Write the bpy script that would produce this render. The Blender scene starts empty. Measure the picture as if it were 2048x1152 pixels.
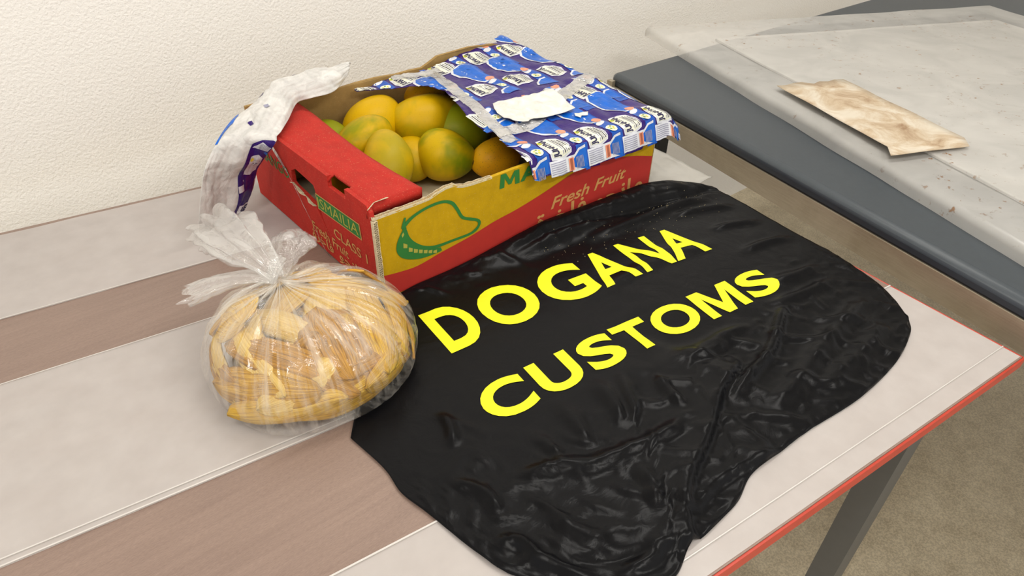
import bpy, bmesh, math, random
import numpy as np
from mathutils import Vector, Matrix, noise
from mathutils.geometry import tessellate_polygon
from mathutils.bvhtree import BVHTree

random.seed(7)
SC = bpy.context.scene
COL = SC.collection

# ------------------------------------------------------------------ camera
cd = bpy.data.cameras.new('camera')
cam = bpy.data.objects.new('camera', cd)
COL.objects.link(cam)
pitch, roll, yaw = math.radians(38.606), math.radians(1.433), math.radians(49.236)
fwd = Vector((math.cos(yaw) * math.cos(pitch), math.sin(yaw) * math.cos(pitch), -math.sin(pitch)))
rt = Vector((math.sin(yaw), -math.cos(yaw), 0))
up = rt.cross(fwd)
rt2 = rt * math.cos(roll) + up * math.sin(roll)
up2 = -rt * math.sin(roll) + up * math.cos(roll)
m3 = Matrix((rt2, up2, -fwd)).transposed()
cam.matrix_world = Matrix.Translation((-0.3453, -0.6710, 0.5503)) @ m3.to_4x4()
cd.sensor_fit = 'HORIZONTAL'
cd.sensor_width = 36.0
cd.lens = 1351.3 / 2048 * 36.0
cd.shift_y = 74.8 / 2048
cd.clip_start = 0.01
SC.camera = cam

# ------------------------------------------------------------------ world, lights, exposure
w = bpy.data.worlds.new('world')
SC.world = w
w.use_nodes = True
w.node_tree.nodes['Background'].inputs[0].default_value = (1.0, 0.98, 0.955, 1)
w.node_tree.nodes['Background'].inputs[1].default_value = 0.90
SC.view_settings.view_transform = 'Standard'
SC.view_settings.look = 'None'
SC.view_settings.gamma = 1.0
SC.view_settings.use_curve_mapping = False
SC.view_settings.exposure = 0.18
SC.cycles.max_bounces = 10
SC.cycles.transparent_max_bounces = 24


def area(name, loc, target, sx, sy, power, col):
    l = bpy.data.lights.new(name, 'AREA')
    l.shape = 'RECTANGLE'
    l.size, l.size_y, l.energy, l.color = sx, sy, power, col
    o = bpy.data.objects.new(name, l)
    COL.objects.link(o)
    o.location = loc
    d = Vector(target) - Vector(loc)
    o.rotation_euler = d.to_track_quat('-Z', 'Y').to_euler()
    return o


CEIL = 1.75
LAMPS = [(0.80, 0.02, 1.20, 0.16, 9.0), (-1.05, -0.75, 1.20, 0.16, 13.0), (0.5, -1.7, 1.20, 0.16, 20.0)]
for (lx, ly, sx, sy, pw) in LAMPS:
    area('ceiling_tube_light', (lx, ly, CEIL - 0.075), (lx, ly, 0), sx, sy, pw, (1.0, 0.97, 0.925))


# ------------------------------------------------------------------ helpers
def lin(r, g, b):
    f = lambda c: (c / 255 / 12.92) if c / 255 <= 0.04045 else ((c / 255 + 0.055) / 1.055) ** 2.4
    return (f(r), f(g), f(b), 1)


class NT:
    def __init__(s, name):
        s.m = bpy.data.materials.new(name)
        s.m.use_nodes = True
        s.t = s.m.node_tree
        s.b = s.t.nodes['Principled BSDF']
        s.out = s.t.nodes['Material Output']

    def n(s, typ, **kw):
        x = s.t.nodes.new(typ)
        for k, v in kw.items():
            if k[0] == '_':
                x.inputs[k[1:].replace('_', ' ')].default_value = v
            else:
                setattr(x, k, v)
        return x

    def l(s, a, b):
        s.t.links.new(a, b)

    def coord(s, kind='Object', scale=(1, 1, 1), rot=(0, 0, 0)):
        tc = s.n('ShaderNodeTexCoord')
        mp = s.n('ShaderNodeMapping')
        mp.inputs['Scale'].default_value = scale
        mp.inputs['Rotation'].default_value = rot
        s.l(tc.outputs[kind], mp.inputs[0])
        return mp.outputs[0]

    def noise(s, vec, scale, detail=4, rough=0.5, dist=0.0):
        x = s.n('ShaderNodeTexNoise')
        x.inputs['Scale'].default_value = scale
        x.inputs['Detail'].default_value = detail
        x.inputs['Roughness'].default_value = rough
        x.inputs['Distortion'].default_value = dist
        s.l(vec, x.inputs['Vector'])
        return x.outputs['Fac']

    def ramp(s, fac, stops):
        r = s.n('ShaderNodeValToRGB')
        while len(r.color_ramp.elements) < len(stops):
            r.color_ramp.elements.new(0.5)
        for e, (p, c) in zip(r.color_ramp.elements, stops):
            e.position = p
            e.color = c if len(c) == 4 else (*c, 1)
        s.l(fac, r.inputs[0])
        return r.outputs[0]

    def mix(s, fac, a, b):
        x = s.n('ShaderNodeMix', data_type='RGBA')
        for v, i in ((fac, 0), (a, 6), (b, 7)):
            if hasattr(v, 'links'):
                s.l(v, x.inputs[i])
            else:
                x.inputs[i].default_value = v
        return x.outputs[2]

    def bump(s, h, strength=0.3, dist=0.002, prev=None):
        b = s.n('ShaderNodeBump')
        b.inputs['Strength'].default_value = strength
        b.inputs['Distance'].default_value = dist
        s.l(h, b.inputs['Height'])
        if prev is not None:
            s.l(prev, b.inputs['Normal'])
        return b.outputs[0]


def simple(name, col, rough=0.5, metal=0.0, grain=0.0, gscale=60, bump=0.0, bscale=200, spec=0.5):
    t = NT(name)
    t.b.inputs['Roughness'].default_value = rough
    t.b.inputs['Metallic'].default_value = metal
    t.b.inputs['Specular IOR Level'].default_value = spec
    v = t.coord()
    if grain > 0:
        f = t.noise(v, gscale, 5, 0.6)
        k0 = tuple(c * (1 - grain) for c in col[:3]) + (1,)
        k1 = tuple(min(1, c * (1 + grain)) for c in col[:3]) + (1,)
        t.l(t.ramp(f, [(0.3, k0), (0.7, k1)]), t.b.inputs['Base Color'])
    else:
        t.b.inputs['Base Color'].default_value = col
    if bump > 0:
        t.l(t.bump(t.noise(v, bscale, 4), bump, 0.001), t.b.inputs['Normal'])
    return t.m


def mesh_obj(name, verts, faces, material, parent=None, smooth=False):
    me = bpy.data.meshes.new(name)
    me.from_pydata([tuple(v) for v in verts], [], [tuple(f) for f in faces])
    me.update()
    mats = material if isinstance(material, (list, tuple)) else [material]
    for m in mats:
        me.materials.append(m)
    o = bpy.data.objects.new(name, me)
    COL.objects.link(o)
    if smooth:
        me.shade_smooth()
    if parent is not None:
        o.parent = parent
        o.matrix_parent_inverse = world_of(parent).inverted()
    return o


def world_of(o):
    m = Matrix.LocRotScale(o.location, o.rotation_euler, o.scale)
    if o.parent:
        m = world_of(o.parent) @ o.matrix_parent_inverse @ m
    return m


def bm_obj(name, bm, material, parent=None, smooth=False):
    me = bpy.data.meshes.new(name)
    bm.to_mesh(me)
    bm.free()
    mats = material if isinstance(material, (list, tuple)) else [material]
    for m in mats:
        me.materials.append(m)
    o = bpy.data.objects.new(name, me)
    COL.objects.link(o)
    if smooth:
        me.shade_smooth()
    if parent is not None:
        o.parent = parent
        o.matrix_parent_inverse = world_of(parent).inverted()
    return o


def empty(name, loc, label=None, cat=None, group=None):
    o = bpy.data.objects.new(name, None)
    COL.objects.link(o)
    o.location = loc
    o.empty_display_size = 0.03
    if label:
        tag(o, label, cat, group)
    return o


def tag(o, label, cat=None, group=None):
    o['label'] = label
    if cat:
        o['category'] = cat
    if group:
        o['group'] = group
    return o


def structure(o):
    o['kind'] = 'structure'
    return o


def box_bm(x0, y0, z0, x1, y1, z1, bevel=0.0, seg=2):
    bm = bmesh.new()
    bmesh.ops.create_cube(bm, size=1)
    for v in bm.verts:
        v.co = Vector((x0 + (v.co.x + .5) * (x1 - x0), y0 + (v.co.y + .5) * (y1 - y0), z0 + (v.co.z + .5) * (z1 - z0)))
    if bevel > 0:
        bmesh.ops.bevel(bm, geom=bm.edges[:], offset=bevel, segments=seg, affect='EDGES', profile=0.5)
    return bm


def prism_bm(poly, z0, z1, bevel=0.0, seg=2):
    bm = bmesh.new()
    lo = [bm.verts.new((x, y, z0)) for x, y in poly]
    hi = [bm.verts.new((x, y, z1)) for x, y in poly]
    n = len(poly)
    bm.faces.new(hi)
    bm.faces.new(lo[::-1])
    for i in range(n):
        bm.faces.new((lo[i], lo[(i + 1) % n], hi[(i + 1) % n], hi[i]))
    bmesh.ops.recalc_face_normals(bm, faces=bm.faces)
    if bevel > 0:
        es = [e for e in bm.edges if all(abs(v.co.z - z1) < 1e-6 for v in e.verts)]
        bmesh.ops.bevel(bm, geom=es, offset=bevel, segments=seg, affect='EDGES', profile=0.5)
    return bm


def plate(name, outline, holes, th, mapf, material, parent):
    """flat board with real cut-outs: outline and holes in 2D, mapf(u, v, depth) -> 3D, depth 0 outside, th inside"""
    loops = [outline] + list(holes)
    flat = [p for lp in loops for p in lp]
    tris = tessellate_polygon([[Vector((u, v, 0)) for u, v in lp] for lp in loops])
    n = len(flat)
    V = [mapf(u, v, 0) for u, v in flat] + [mapf(u, v, th) for u, v in flat]
    F = [tuple(t) for t in tris] + [(t[2] + n, t[1] + n, t[0] + n) for t in tris]
    k = 0
    for lp in loops:
        m = len(lp)
        for i in range(m):
            a, b = k + i, k + (i + 1) % m
            F.append((a, b, b + n, a + n))
        k += m
    bm = bmesh.new()
    vs = [bm.verts.new(v) for v in V]
    for f in F:
        try:
            bm.faces.new([vs[i] for i in f])
        except ValueError:
            pass
    bmesh.ops.recalc_face_normals(bm, faces=bm.faces)
    return bm_obj(name, bm, material, parent)


_tx = {}


def text2d(body, bold=0.0, shear=0.0, res=2):
    key = (body, bold, shear, res)
    if key in _tx:
        return _tx[key]
    c = bpy.data.curves.new('lettering', 'FONT')
    c.body = body
    c.offset = bold
    c.shear = shear
    c.resolution_u = res
    o = bpy.data.objects.new('lettering', c)
    COL.objects.link(o)
    bpy.context.view_layer.update()
    dg = bpy.context.evaluated_depsgraph_get()
    me = bpy.data.meshes.new_from_object(o.evaluated_get(dg))
    V = np.array([v.co[:2] for v in me.vertices])
    F = [tuple(p.vertices) for p in me.polygons]
    bpy.data.objects.remove(o)
    bpy.data.curves.remove(c)
    bpy.data.meshes.remove(me)
    lo, hi = V.min(0), V.max(0)
    V = (V - lo) / (hi - lo)
    _tx[key] = (V, F, (hi - lo)[0] / (hi - lo)[1])
    return _tx[key]


def slice2d(V, F, step):
    """cut a flat 2D mesh along a square grid so that it can follow a curved surface"""
    bm = bmesh.new()
    vs = [bm.verts.new((v[0], v[1], 0)) for v in V]
    for f in F:
        try:
            bm.faces.new([vs[i] for i in f])
        except ValueError:
            pass
    V = np.asarray(V)
    for ax in (0, 1):
        a, b = V[:, ax].min(), V[:, ax].max()
        k = math.ceil(a / step)
        while k * step < b:
            co = [0, 0, 0]
            no = [0, 0, 0]
            co[ax] = k * step
            no[ax] = 1
            bmesh.ops.bisect_plane(bm, geom=bm.verts[:] + bm.edges[:] + bm.faces[:], plane_co=co, plane_no=no, dist=1e-6)
            k += 1
    bm.verts.index_update()
    V2 = [(v.co.x, v.co.y) for v in bm.verts]
    F2 = [tuple(v.index for v in f.verts) for f in bm.faces]
    bm.free()
    return V2, F2


def inside(p, poly):
    x, y = p
    r = False
    n = len(poly)
    for i in range(n):
        x0, y0 = poly[i]
        x1, y1 = poly[i - 1]
        if (y0 > y) != (y1 > y) and x < (x1 - x0) * (y - y0) / (y1 - y0) + x0:
            r = not r
    return r


class Layer:
    """collects flat printed shapes that are laid on one surface"""

    def __init__(s):
        s.V, s.F, s.M = [], [], []

    def poly(s, pts, mi=0):
        k = len(s.V)
        s.V += [tuple(p) for p in pts]
        for t in tessellate_polygon([[Vector((u, v, 0)) for u, v in pts]]):
            s.F.append(tuple(i + k for i in t))
            s.M.append(mi)

    def text(s, body, f, mi=0, bold=0.0, shear=0.0, res=3):
        V, F, _ = text2d(body, bold, shear, res)
        k = len(s.V)
        s.V += [f(u, v) for u, v in V]
        for t in F:
            s.F.append(tuple(i + k for i in t))
            s.M.append(mi)

    def ellipse(s, cx, cy, rx, ry, mi=0, n=14, rot=0):
        c, d = math.cos(rot), math.sin(rot)
        s.poly([(cx + rx * math.cos(6.2832 * i / n) * c - ry * math.sin(6.2832 * i / n) * d,
                 cy + rx * math.cos(6.2832 * i / n) * d + ry * math.sin(6.2832 * i / n) * c) for i in range(n)], mi)

    def lay(s, name, surf, mats, parent, step=None, clip=None):
        """surf(u, v) -> 3D point"""
        V, F, M = s.V, s.F, s.M
        Vo, Fo, Mo = [], [], []
        for mi in sorted(set(M)):
            f1 = [f for f, m in zip(F, M) if m == mi]
            used = sorted({i for f in f1 for i in f})
            re = {i: j for j, i in enumerate(used)}
            v1 = [V[i] for i in used]
            f1 = [tuple(re[i] for i in f) for f in f1]
            if step:
                v1, f1 = slice2d(v1, f1, step)
            if clip:
                f1 = [f for f in f1 if inside((sum(v1[i][0] for i in f) / len(f), sum(v1[i][1] for i in f) / len(f)), clip)]
            k = len(Vo)
            Vo += [surf(u, v, mi) for u, v in v1]
            Fo += [tuple(i + k for i in f) for f in f1]
            Mo += [mi] * len(f1)
        o = mesh_obj(name, Vo, Fo, mats, parent)
        for p, m in zip(o.data.polygons, Mo):
            p.material_index = m
        bm = bmesh.new()
        bm.from_mesh(o.data)
        loose = [v for v in bm.verts if not v.link_faces]
        bmesh.ops.delete(bm, geom=loose, context='VERTS')
        bm.to_mesh(o.data)
        bm.free()
        return o


def smooth(a, b, x):
    t = np.clip((np.asarray(x, float) - a) / (b - a), 0, 1)
    return t * t * (3 - 2 * t)


def catmull(P, n):
    """dense samples along a polyline with a Catmull-Rom spline"""
    P = np.array(P, float)
    Q = np.vstack([2 * P[0] - P[1], P, 2 * P[-1] - P[-2]])
    seg = len(P) - 1
    out = []
    for t in np.linspace(0, seg, n):
        i = min(int(t), seg - 1)
        u = t - i
        a, b, c, d = Q[i], Q[i + 1], Q[i + 2], Q[i + 3]
        out.append(0.5 * (2 * b + (c - a) * u + (2 * a - 5 * b + 4 * c - d) * u * u + (3 * b - a - 3 * c + d) * u ** 3))
    return np.array(out)


def resample(P, n):
    P = np.array(P, float)
    d = np.r_[0, np.cumsum(np.linalg.norm(np.diff(P, axis=0), axis=1))]
    t = np.linspace(0, d[-1], n)
    return np.stack([np.interp(t, d, P[:, k]) for k in range(P.shape[1])], 1)


def grid_faces(nu, nv, wrap=False):
    F = []
    for j in range(nv - 1):
        for i in range(nu if wrap else nu - 1):
            a = j * nu + i
            b = j * nu + (i + 1) % nu
            F.append((a, b, b + nu, a + nu))
    return F


def solid(o, th, off=0.0):
    m = o.modifiers.new('thickness', 'SOLIDIFY')
    m.thickness = th
    m.offset = off
    return o


# ------------------------------------------------------------------ materials
def mat_wall():
    t = NT('stucco_paint')
    v = t.coord()
    t.b.inputs['Base Color'].default_value = lin(246, 243, 237)
    t.b.inputs['Roughness'].default_value = 0.6
    a = t.noise(v, 200, 3, 0.55)
    b = t.noise(v, 45, 3, 0.5)
    n1 = t.bump(a, 0.65, 0.003)
    t.l(t.bump(b, 0.14, 0.004, n1), t.b.inputs['Normal'])
    return t.m


def mat_wood():
    t = NT('brown_laminate')
    v = t.coord('Object', (3, 60, 60), (0, 0, math.radians(6.4)))
    f = t.noise(v, 3.0, 6, 0.6, 0.4)
    v2 = t.coord('Object', (1, 4, 4), (0, 0, math.radians(6.4)))
    g = t.noise(v2, 6, 3)
    fine = t.noise(t.coord('Object', (60, 400, 400), (0, 0, math.radians(6.4))), 4, 3)
    c = t.ramp(f, [(0.25, lin(126, 106, 96)), (0.5, lin(142, 121, 109)), (0.8, lin(156, 134, 121))])
    c2 = t.ramp(g, [(0.3, lin(126, 106, 97)), (0.7, lin(152, 130, 118))])
    m = t.mix(0.4, c, c2)
    m2 = t.mix(0.22, m, t.ramp(fine, [(0.3, lin(96, 76, 70)), (0.7, lin(176, 150, 136))]))
    t.l(m2, t.b.inputs['Base Color'])
    t.b.inputs['Roughness'].default_value = 0.42
    return t.m


def mat_floor():
    t = NT('speckled_concrete')
    v = t.coord()
    a = t.noise(v, 25, 8, 0.7)
    b = t.noise(v, 260, 3, 0.6)
    c = t.ramp(a, [(0.3, lin(200, 186, 158)), (0.7, lin(238, 226, 198))])
    s = t.ramp(b, [(0.42, lin(104, 94, 74)), (0.58, lin(206, 194, 168))])
    t.l(t.mix(0.35, c, s), t.b.inputs['Base Color'])
    t.b.inputs['Roughness'].default_value = 0.55
    return t.m


def mat_clear(name, tint, milk, gloss_rough=0.12, streak=None, spec=0.06, diff=(0.9, 0.89, 0.86, 1), bumpk=0.3, bscale=70):
    """thin clear plastic film: lets most light through, some milky scatter, glossy highlights"""
    t = NT(name)
    tr = t.n('ShaderNodeBsdfTransparent')
    tr.inputs[0].default_value = tint
    df = t.n('ShaderNodeBsdfDiffuse')
    df.inputs[0].default_value = diff
    tl = t.n('ShaderNodeBsdfTranslucent')
    tl.inputs[0].default_value = diff
    mm = t.n('ShaderNodeMixShader')
    mm.inputs[0].default_value = 0.35
    t.l(df.outputs[0], mm.inputs[1])
    t.l(tl.outputs[0], mm.inputs[2])
    m1 = t.n('ShaderNodeMixShader')
    t.l(tr.outputs[0], m1.inputs[1])
    t.l(mm.outputs[0], m1.inputs[2])
    v = t.coord()
    if streak is None:
        f = t.noise(v, 25, 4)
        r = t.n('ShaderNodeMapRange')
        t.l(f, r.inputs[0])
        r.inputs[1].default_value, r.inputs[2].default_value = 0.3, 0.75
        r.inputs[3].default_value, r.inputs[4].default_value = milk * 0.93, milk * 1.07
        t.l(r.outputs[0], m1.inputs[0])
    else:
        streak(t, m1.inputs[0])
    gl = t.n('ShaderNodeBsdfGlossy')
    gl.inputs['Roughness'].default_value = gloss_rough
    lw = t.n('ShaderNodeLayerWeight')
    lw.inputs[0].default_value = 0.35
    r2 = t.n('ShaderNodeMapRange')
    t.l(lw.outputs['Fresnel'], r2.inputs[0])
    r2.inputs[3].default_value, r2.inputs[4].default_value = spec, min(1, spec * 6)
    m2 = t.n('ShaderNodeMixShader')
    t.l(r2.outputs[0], m2.inputs[0])
    t.l(m1.outputs[0], m2.inputs[1])
    t.l(gl.outputs[0], m2.inputs[2])
    nb = t.bump(t.noise(v, bscale, 4, 0.6, 1.0), bumpk, 0.004)
    t.l(nb, gl.inputs['Normal'])
    t.l(nb, lw.inputs['Normal'])
    t.l(m2.outputs[0], t.out.inputs[0])
    return t.m


def mat_card(name, col, wear=(0.62, 0.46, 0.26, 1), amt=0.10, rough=0.75):
    t = NT(name)
    v = t.coord()
    flute = t.n('ShaderNodeTexWave', wave_type='BANDS', bands_direction='X')
    flute.inputs['Scale'].default_value = 42
    flute.inputs['Distortion'].default_value = 1.0
    t.l(t.coord('Object', (1, 1, 0.05)), flute.inputs['Vector'])
    f = t.noise(v, 40, 6, 0.7)
    g = t.noise(v, 500, 2)
    k0 = tuple(c * 0.86 for c in col[:3]) + (1,)
    k1 = tuple(min(1, c * 1.1) for c in col[:3]) + (1,)
    base = t.ramp(f, [(0.3, k0), (0.7, k1)])
    sp = t.ramp(g, [(0.62, (0, 0, 0, 1)), (0.75, (amt * 3, amt * 3, amt * 3, 1))])
    t.l(t.mix(sp, base, wear), t.b.inputs['Base Color'])
    t.b.inputs['Roughness'].default_value = rough
    t.b.inputs['Specular IOR Level'].default_value = 0.25
    n1 = t.bump(flute.outputs['Fac'], 0.06, 0.001)
    t.l(t.bump(f, 0.15, 0.002, n1), t.b.inputs['Normal'])
    return t.m


def mat_nylon():
    t = NT('black_nylon')
    v = t.coord()
    t.b.inputs['Base Color'].default_value = (0.0040, 0.0041, 0.0050, 1)
    t.b.inputs['Roughness'].default_value = 0.31
    t.b.inputs['Specular IOR Level'].default_value = 0.13
    a = t.noise(v, 26, 5, 0.55, 1.2)
    b = t.noise(v, 700, 2)
    n1 = t.bump(a, 0.12, 0.008)
    t.l(t.bump(b, 0.10, 0.0005, n1), t.b.inputs['Normal'])
    return t.m


def mat_print(name, col, rough=0.55):
    t = NT(name)
    v = t.coord()
    f = t.noise(v, 60, 4)
    k0 = tuple(c * 0.93 for c in col[:3]) + (1,)
    t.l(t.ramp(f, [(0.35, k0), (0.65, col)]), t.b.inputs['Base Color'])
    t.b.inputs['Roughness'].default_value = rough
    return t.m


def mat_film(name, col, rough=0.28, crinkle=0.35):
    t = NT(name)
    v = t.coord()
    f = t.noise(v, 45, 5, 0.6, 0.8)
    k0 = tuple(c * 0.85 for c in col[:3]) + (1,)
    k1 = tuple(min(1, c * 1.12 + 0.005) for c in col[:3]) + (1,)
    t.l(t.ramp(f, [(0.35, k0), (0.65, k1)]), t.b.inputs['Base Color'])
    t.b.inputs['Roughness'].default_value = rough
    t.b.inputs['Specular IOR Level'].default_value = 0.28
    t.l(t.bump(f, crinkle, 0.004), t.b.inputs['Normal'])
    return t.m


def mat_mango(name, c_main, c_alt, bias, seed, speck=0.4):
    t = NT(name)
    v = t.coord()
    mp = t.n('ShaderNodeMapping')
    mp.inputs['Location'].default_value = (seed * 3.1, seed * 1.7, seed * 2.3)
    t.l(v, mp.inputs[0])
    v = mp.outputs[0]
    f = t.noise(v, 14, 4, 0.55, 0.4)
    base = t.ramp(f, [(bias - 0.09, c_main), (bias + 0.09, c_alt)])
    vo = t.n('ShaderNodeTexVoronoi')
    vo.inputs['Scale'].default_value = 260
    t.l(v, vo.inputs['Vector'])
    dots = t.ramp(vo.outputs['Distance'], [(0.10, (speck, speck, speck, 1)), (0.22, (0, 0, 0, 1))])
    c2 = t.mix(dots, base, lin(150, 128, 40))
    bl = t.noise(v, 38, 5, 0.7)
    spots = t.ramp(bl, [(0.66, (0, 0, 0, 1)), (0.76, (0.5, 0.5, 0.5, 1))])
    t.l(t.mix(spots, c2, lin(96, 70, 20)), t.b.inputs['Base Color'])
    t.b.inputs['Roughness'].default_value = 0.44
    t.b.inputs['Specular IOR Level'].default_value = 0.18
    t.b.inputs['Subsurface Weight'].default_value = 0.05
    t.b.inputs['Subsurface Scale'].default_value = 0.01
    t.l(t.bump(t.noise(v, 220, 3), 0.06, 0.001), t.b.inputs['Normal'])
    return t.m


def mat_peel():
    t = NT('mango_peel_skin')
    tc = t.n('ShaderNodeTexCoord')
    mp = t.n('ShaderNodeMapping')
    mp.inputs['Scale'].default_value = (3, 34, 1)
    t.l(tc.outputs['UV'], mp.inputs[0])
    oi = t.n('ShaderNodeObjectInfo')
    add = t.n('ShaderNodeVectorMath', operation='ADD')
    sc = t.n('ShaderNodeVectorMath', operation='SCALE')
    cmb = t.n('ShaderNodeCombineXYZ')
    for i in range(3):
        t.l(oi.outputs['Random'], cmb.inputs[i])
    t.l(cmb.outputs[0], sc.inputs[0])
    sc.inputs['Scale'].default_value = 37.0
    t.l(mp.outputs[0], add.inputs[0])
    t.l(sc.outputs[0], add.inputs[1])
    f = t.noise(add.outputs[0], 1.2, 5, 0.6, 0.5)
    g = t.noise(t.coord(), 22, 4, 0.6)
    c = t.ramp(f, [(0.28, lin(110, 70, 12)), (0.45, lin(200, 152, 30)), (0.62, lin(224, 184, 66)), (0.8, lin(238, 212, 120))])
    yel = t.ramp(f, [(0.3, lin(156, 100, 8)), (0.6, lin(228, 178, 14))])
    m = t.mix(t.ramp(g, [(0.42, (0, 0, 0, 1)), (0.62, (1, 1, 1, 1))]), c, yel)
    pale = t.ramp(f, [(0.3, lin(206, 160, 62)), (0.7, lin(240, 212, 128))])
    brown = t.ramp(f, [(0.3, lin(96, 58, 14)), (0.6, lin(190, 132, 40)), (0.8, lin(222, 178, 90))])
    m = t.mix(t.ramp(oi.outputs['Random'], [(0.55, (0, 0, 0, 1)), (0.7, (0.85, 0.85, 0.85, 1))]), m, pale)
    m = t.mix(t.ramp(oi.outputs['Random'], [(0.22, (0.8, 0.8, 0.8, 1)), (0.3, (0, 0, 0, 1))]), m, brown)
    dark = t.ramp(t.noise(t.coord(), 34, 3), [(0.62, (0, 0, 0, 1)), (0.78, (0.75, 0.75, 0.75, 1))])
    t.l(t.mix(dark, m, lin(70, 42, 16)), t.b.inputs['Base Color'])
    t.b.inputs['Roughness'].default_value = 0.5
    t.l(t.bump(f, 0.6, 0.003), t.b.inputs['Normal'])
    return t.m


M = {}
M['wall'] = mat_wall()
M['wood'] = mat_wood()
M['floor'] = mat_floor()
M['ceiling'] = simple('ceiling_paint', lin(225, 222, 215), 0.8, bump=0.1, grain=0.02)
M['red_edge'] = simple('red_edging', lin(186, 62, 44), 0.4, grain=0.08)
M['steel'] = None
M['nylon'] = mat_nylon()
M['neon'] = mat_print('yellow_print', lin(240, 240, 22), 0.6)
M['red'] = mat_card('red_printed_card', lin(184, 44, 34))
M['red_ledge'] = M['red']
M['yellow'] = mat_card('yellow_printed_card', lin(196, 156, 8))
M['kraft'] = mat_card('kraft_card', lin(164, 134, 82))
M['greyboard'] = mat_card('grey_liner_board', lin(196, 184, 156))
M['kraft_edge'] = simple('corrugated_edge_card', lin(214, 200, 168), 0.9, grain=0.2, gscale=300)
M['green_ink'] = mat_print('green_ink', lin(44, 122, 52), 0.7)
M['kraft_ink'] = mat_print('unprinted_card_lettering', lin(206, 150, 88), 0.75)
M['pale_ink'] = mat_print('pale_olive_ink', lin(176, 170, 70), 0.7)
M['red_ink'] = mat_print('red_ink', lin(184, 42, 34), 0.7)
M['f_purple'] = mat_film('indigo_film', lin(48, 20, 108))
M['f_blue'] = mat_film('bright_blue_film_print', lin(4, 96, 196))
M['f_mid'] = mat_film('mid_blue_film_print', lin(18, 80, 176))
M['f_white'] = mat_film('white_film_print', lin(218, 220, 228))
M['f_cream'] = mat_film('cream_film_print', lin(234, 234, 214))
M['f_orange'] = mat_film('orange_film_print', lin(232, 150, 118))
M['f_green'] = mat_film('green_film_print', lin(120, 160, 60))
M['f_yellow'] = mat_film('yellow_film_print', lin(230, 215, 70))
M['f_dark'] = mat_film('dark_film_print', lin(36, 30, 78))
M['f_grey'] = mat_film('grey_film_print', lin(150, 150, 172))
M['f_brown'] = mat_film('brown_film_print', lin(168, 92, 66))
M['paper'] = mat_film('white_wrapper_back', lin(214, 212, 208), 0.5, 0.6)
M['torn'] = mat_film('torn_white_paper', lin(228, 226, 217), 0.8, 0.5)
M['sheet'] = mat_clear('milky_table_sheet', (0.98, 0.97, 0.96, 1), 0.66, 0.34, spec=0.018, diff=(0.90, 0.875, 0.855, 1), bumpk=0.10, bscale=14)
M['sheet_edge'] = mat_clear('sheet_fold', (1, 1, 1, 1), 0.85, 0.3, diff=(0.9, 0.88, 0.85, 1))
M['tape'] = mat_clear('clear_tape', (0.93, 0.91, 0.86, 1), 0.24, 0.12, spec=0.14, diff=(0.52, 0.50, 0.46, 1), bumpk=0.6)
M['brown_tape'] = mat_clear('clear_brown_tape', (0.85, 0.74, 0.66, 1), 0.45, 0.2, spec=0.12, diff=(0.56, 0.42, 0.34, 1), bumpk=0.6)
M['black'] = simple('black_plastic', (0.008, 0.008, 0.009, 1), 0.6)
M['stalk'] = simple('dark_stalk_scar', lin(44, 34, 18), 0.8, grain=0.3, gscale=300)
M['peel'] = mat_peel()


def mat_steel():
    t = NT('beige_grey_steel')
    v = t.coord()
    dirt = t.noise(v, 5, 6, 0.65, 0.5)
    fine = t.noise(t.coord('Object', (1, 1, 14)), 30, 4)
    c = t.ramp(dirt, [(0.40, lin(182, 172, 152)), (0.62, lin(166, 155, 134)), (0.76, lin(120, 102, 76))])
    t.l(t.mix(0.12, c, t.ramp(fine, [(0.3, lin(90, 78, 60)), (0.7, lin(200, 190, 170))])), t.b.inputs['Base Color'])
    t.b.inputs['Metallic'].default_value = 0.55
    t.b.inputs['Roughness'].default_value = 0.34
    return t.m


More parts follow.
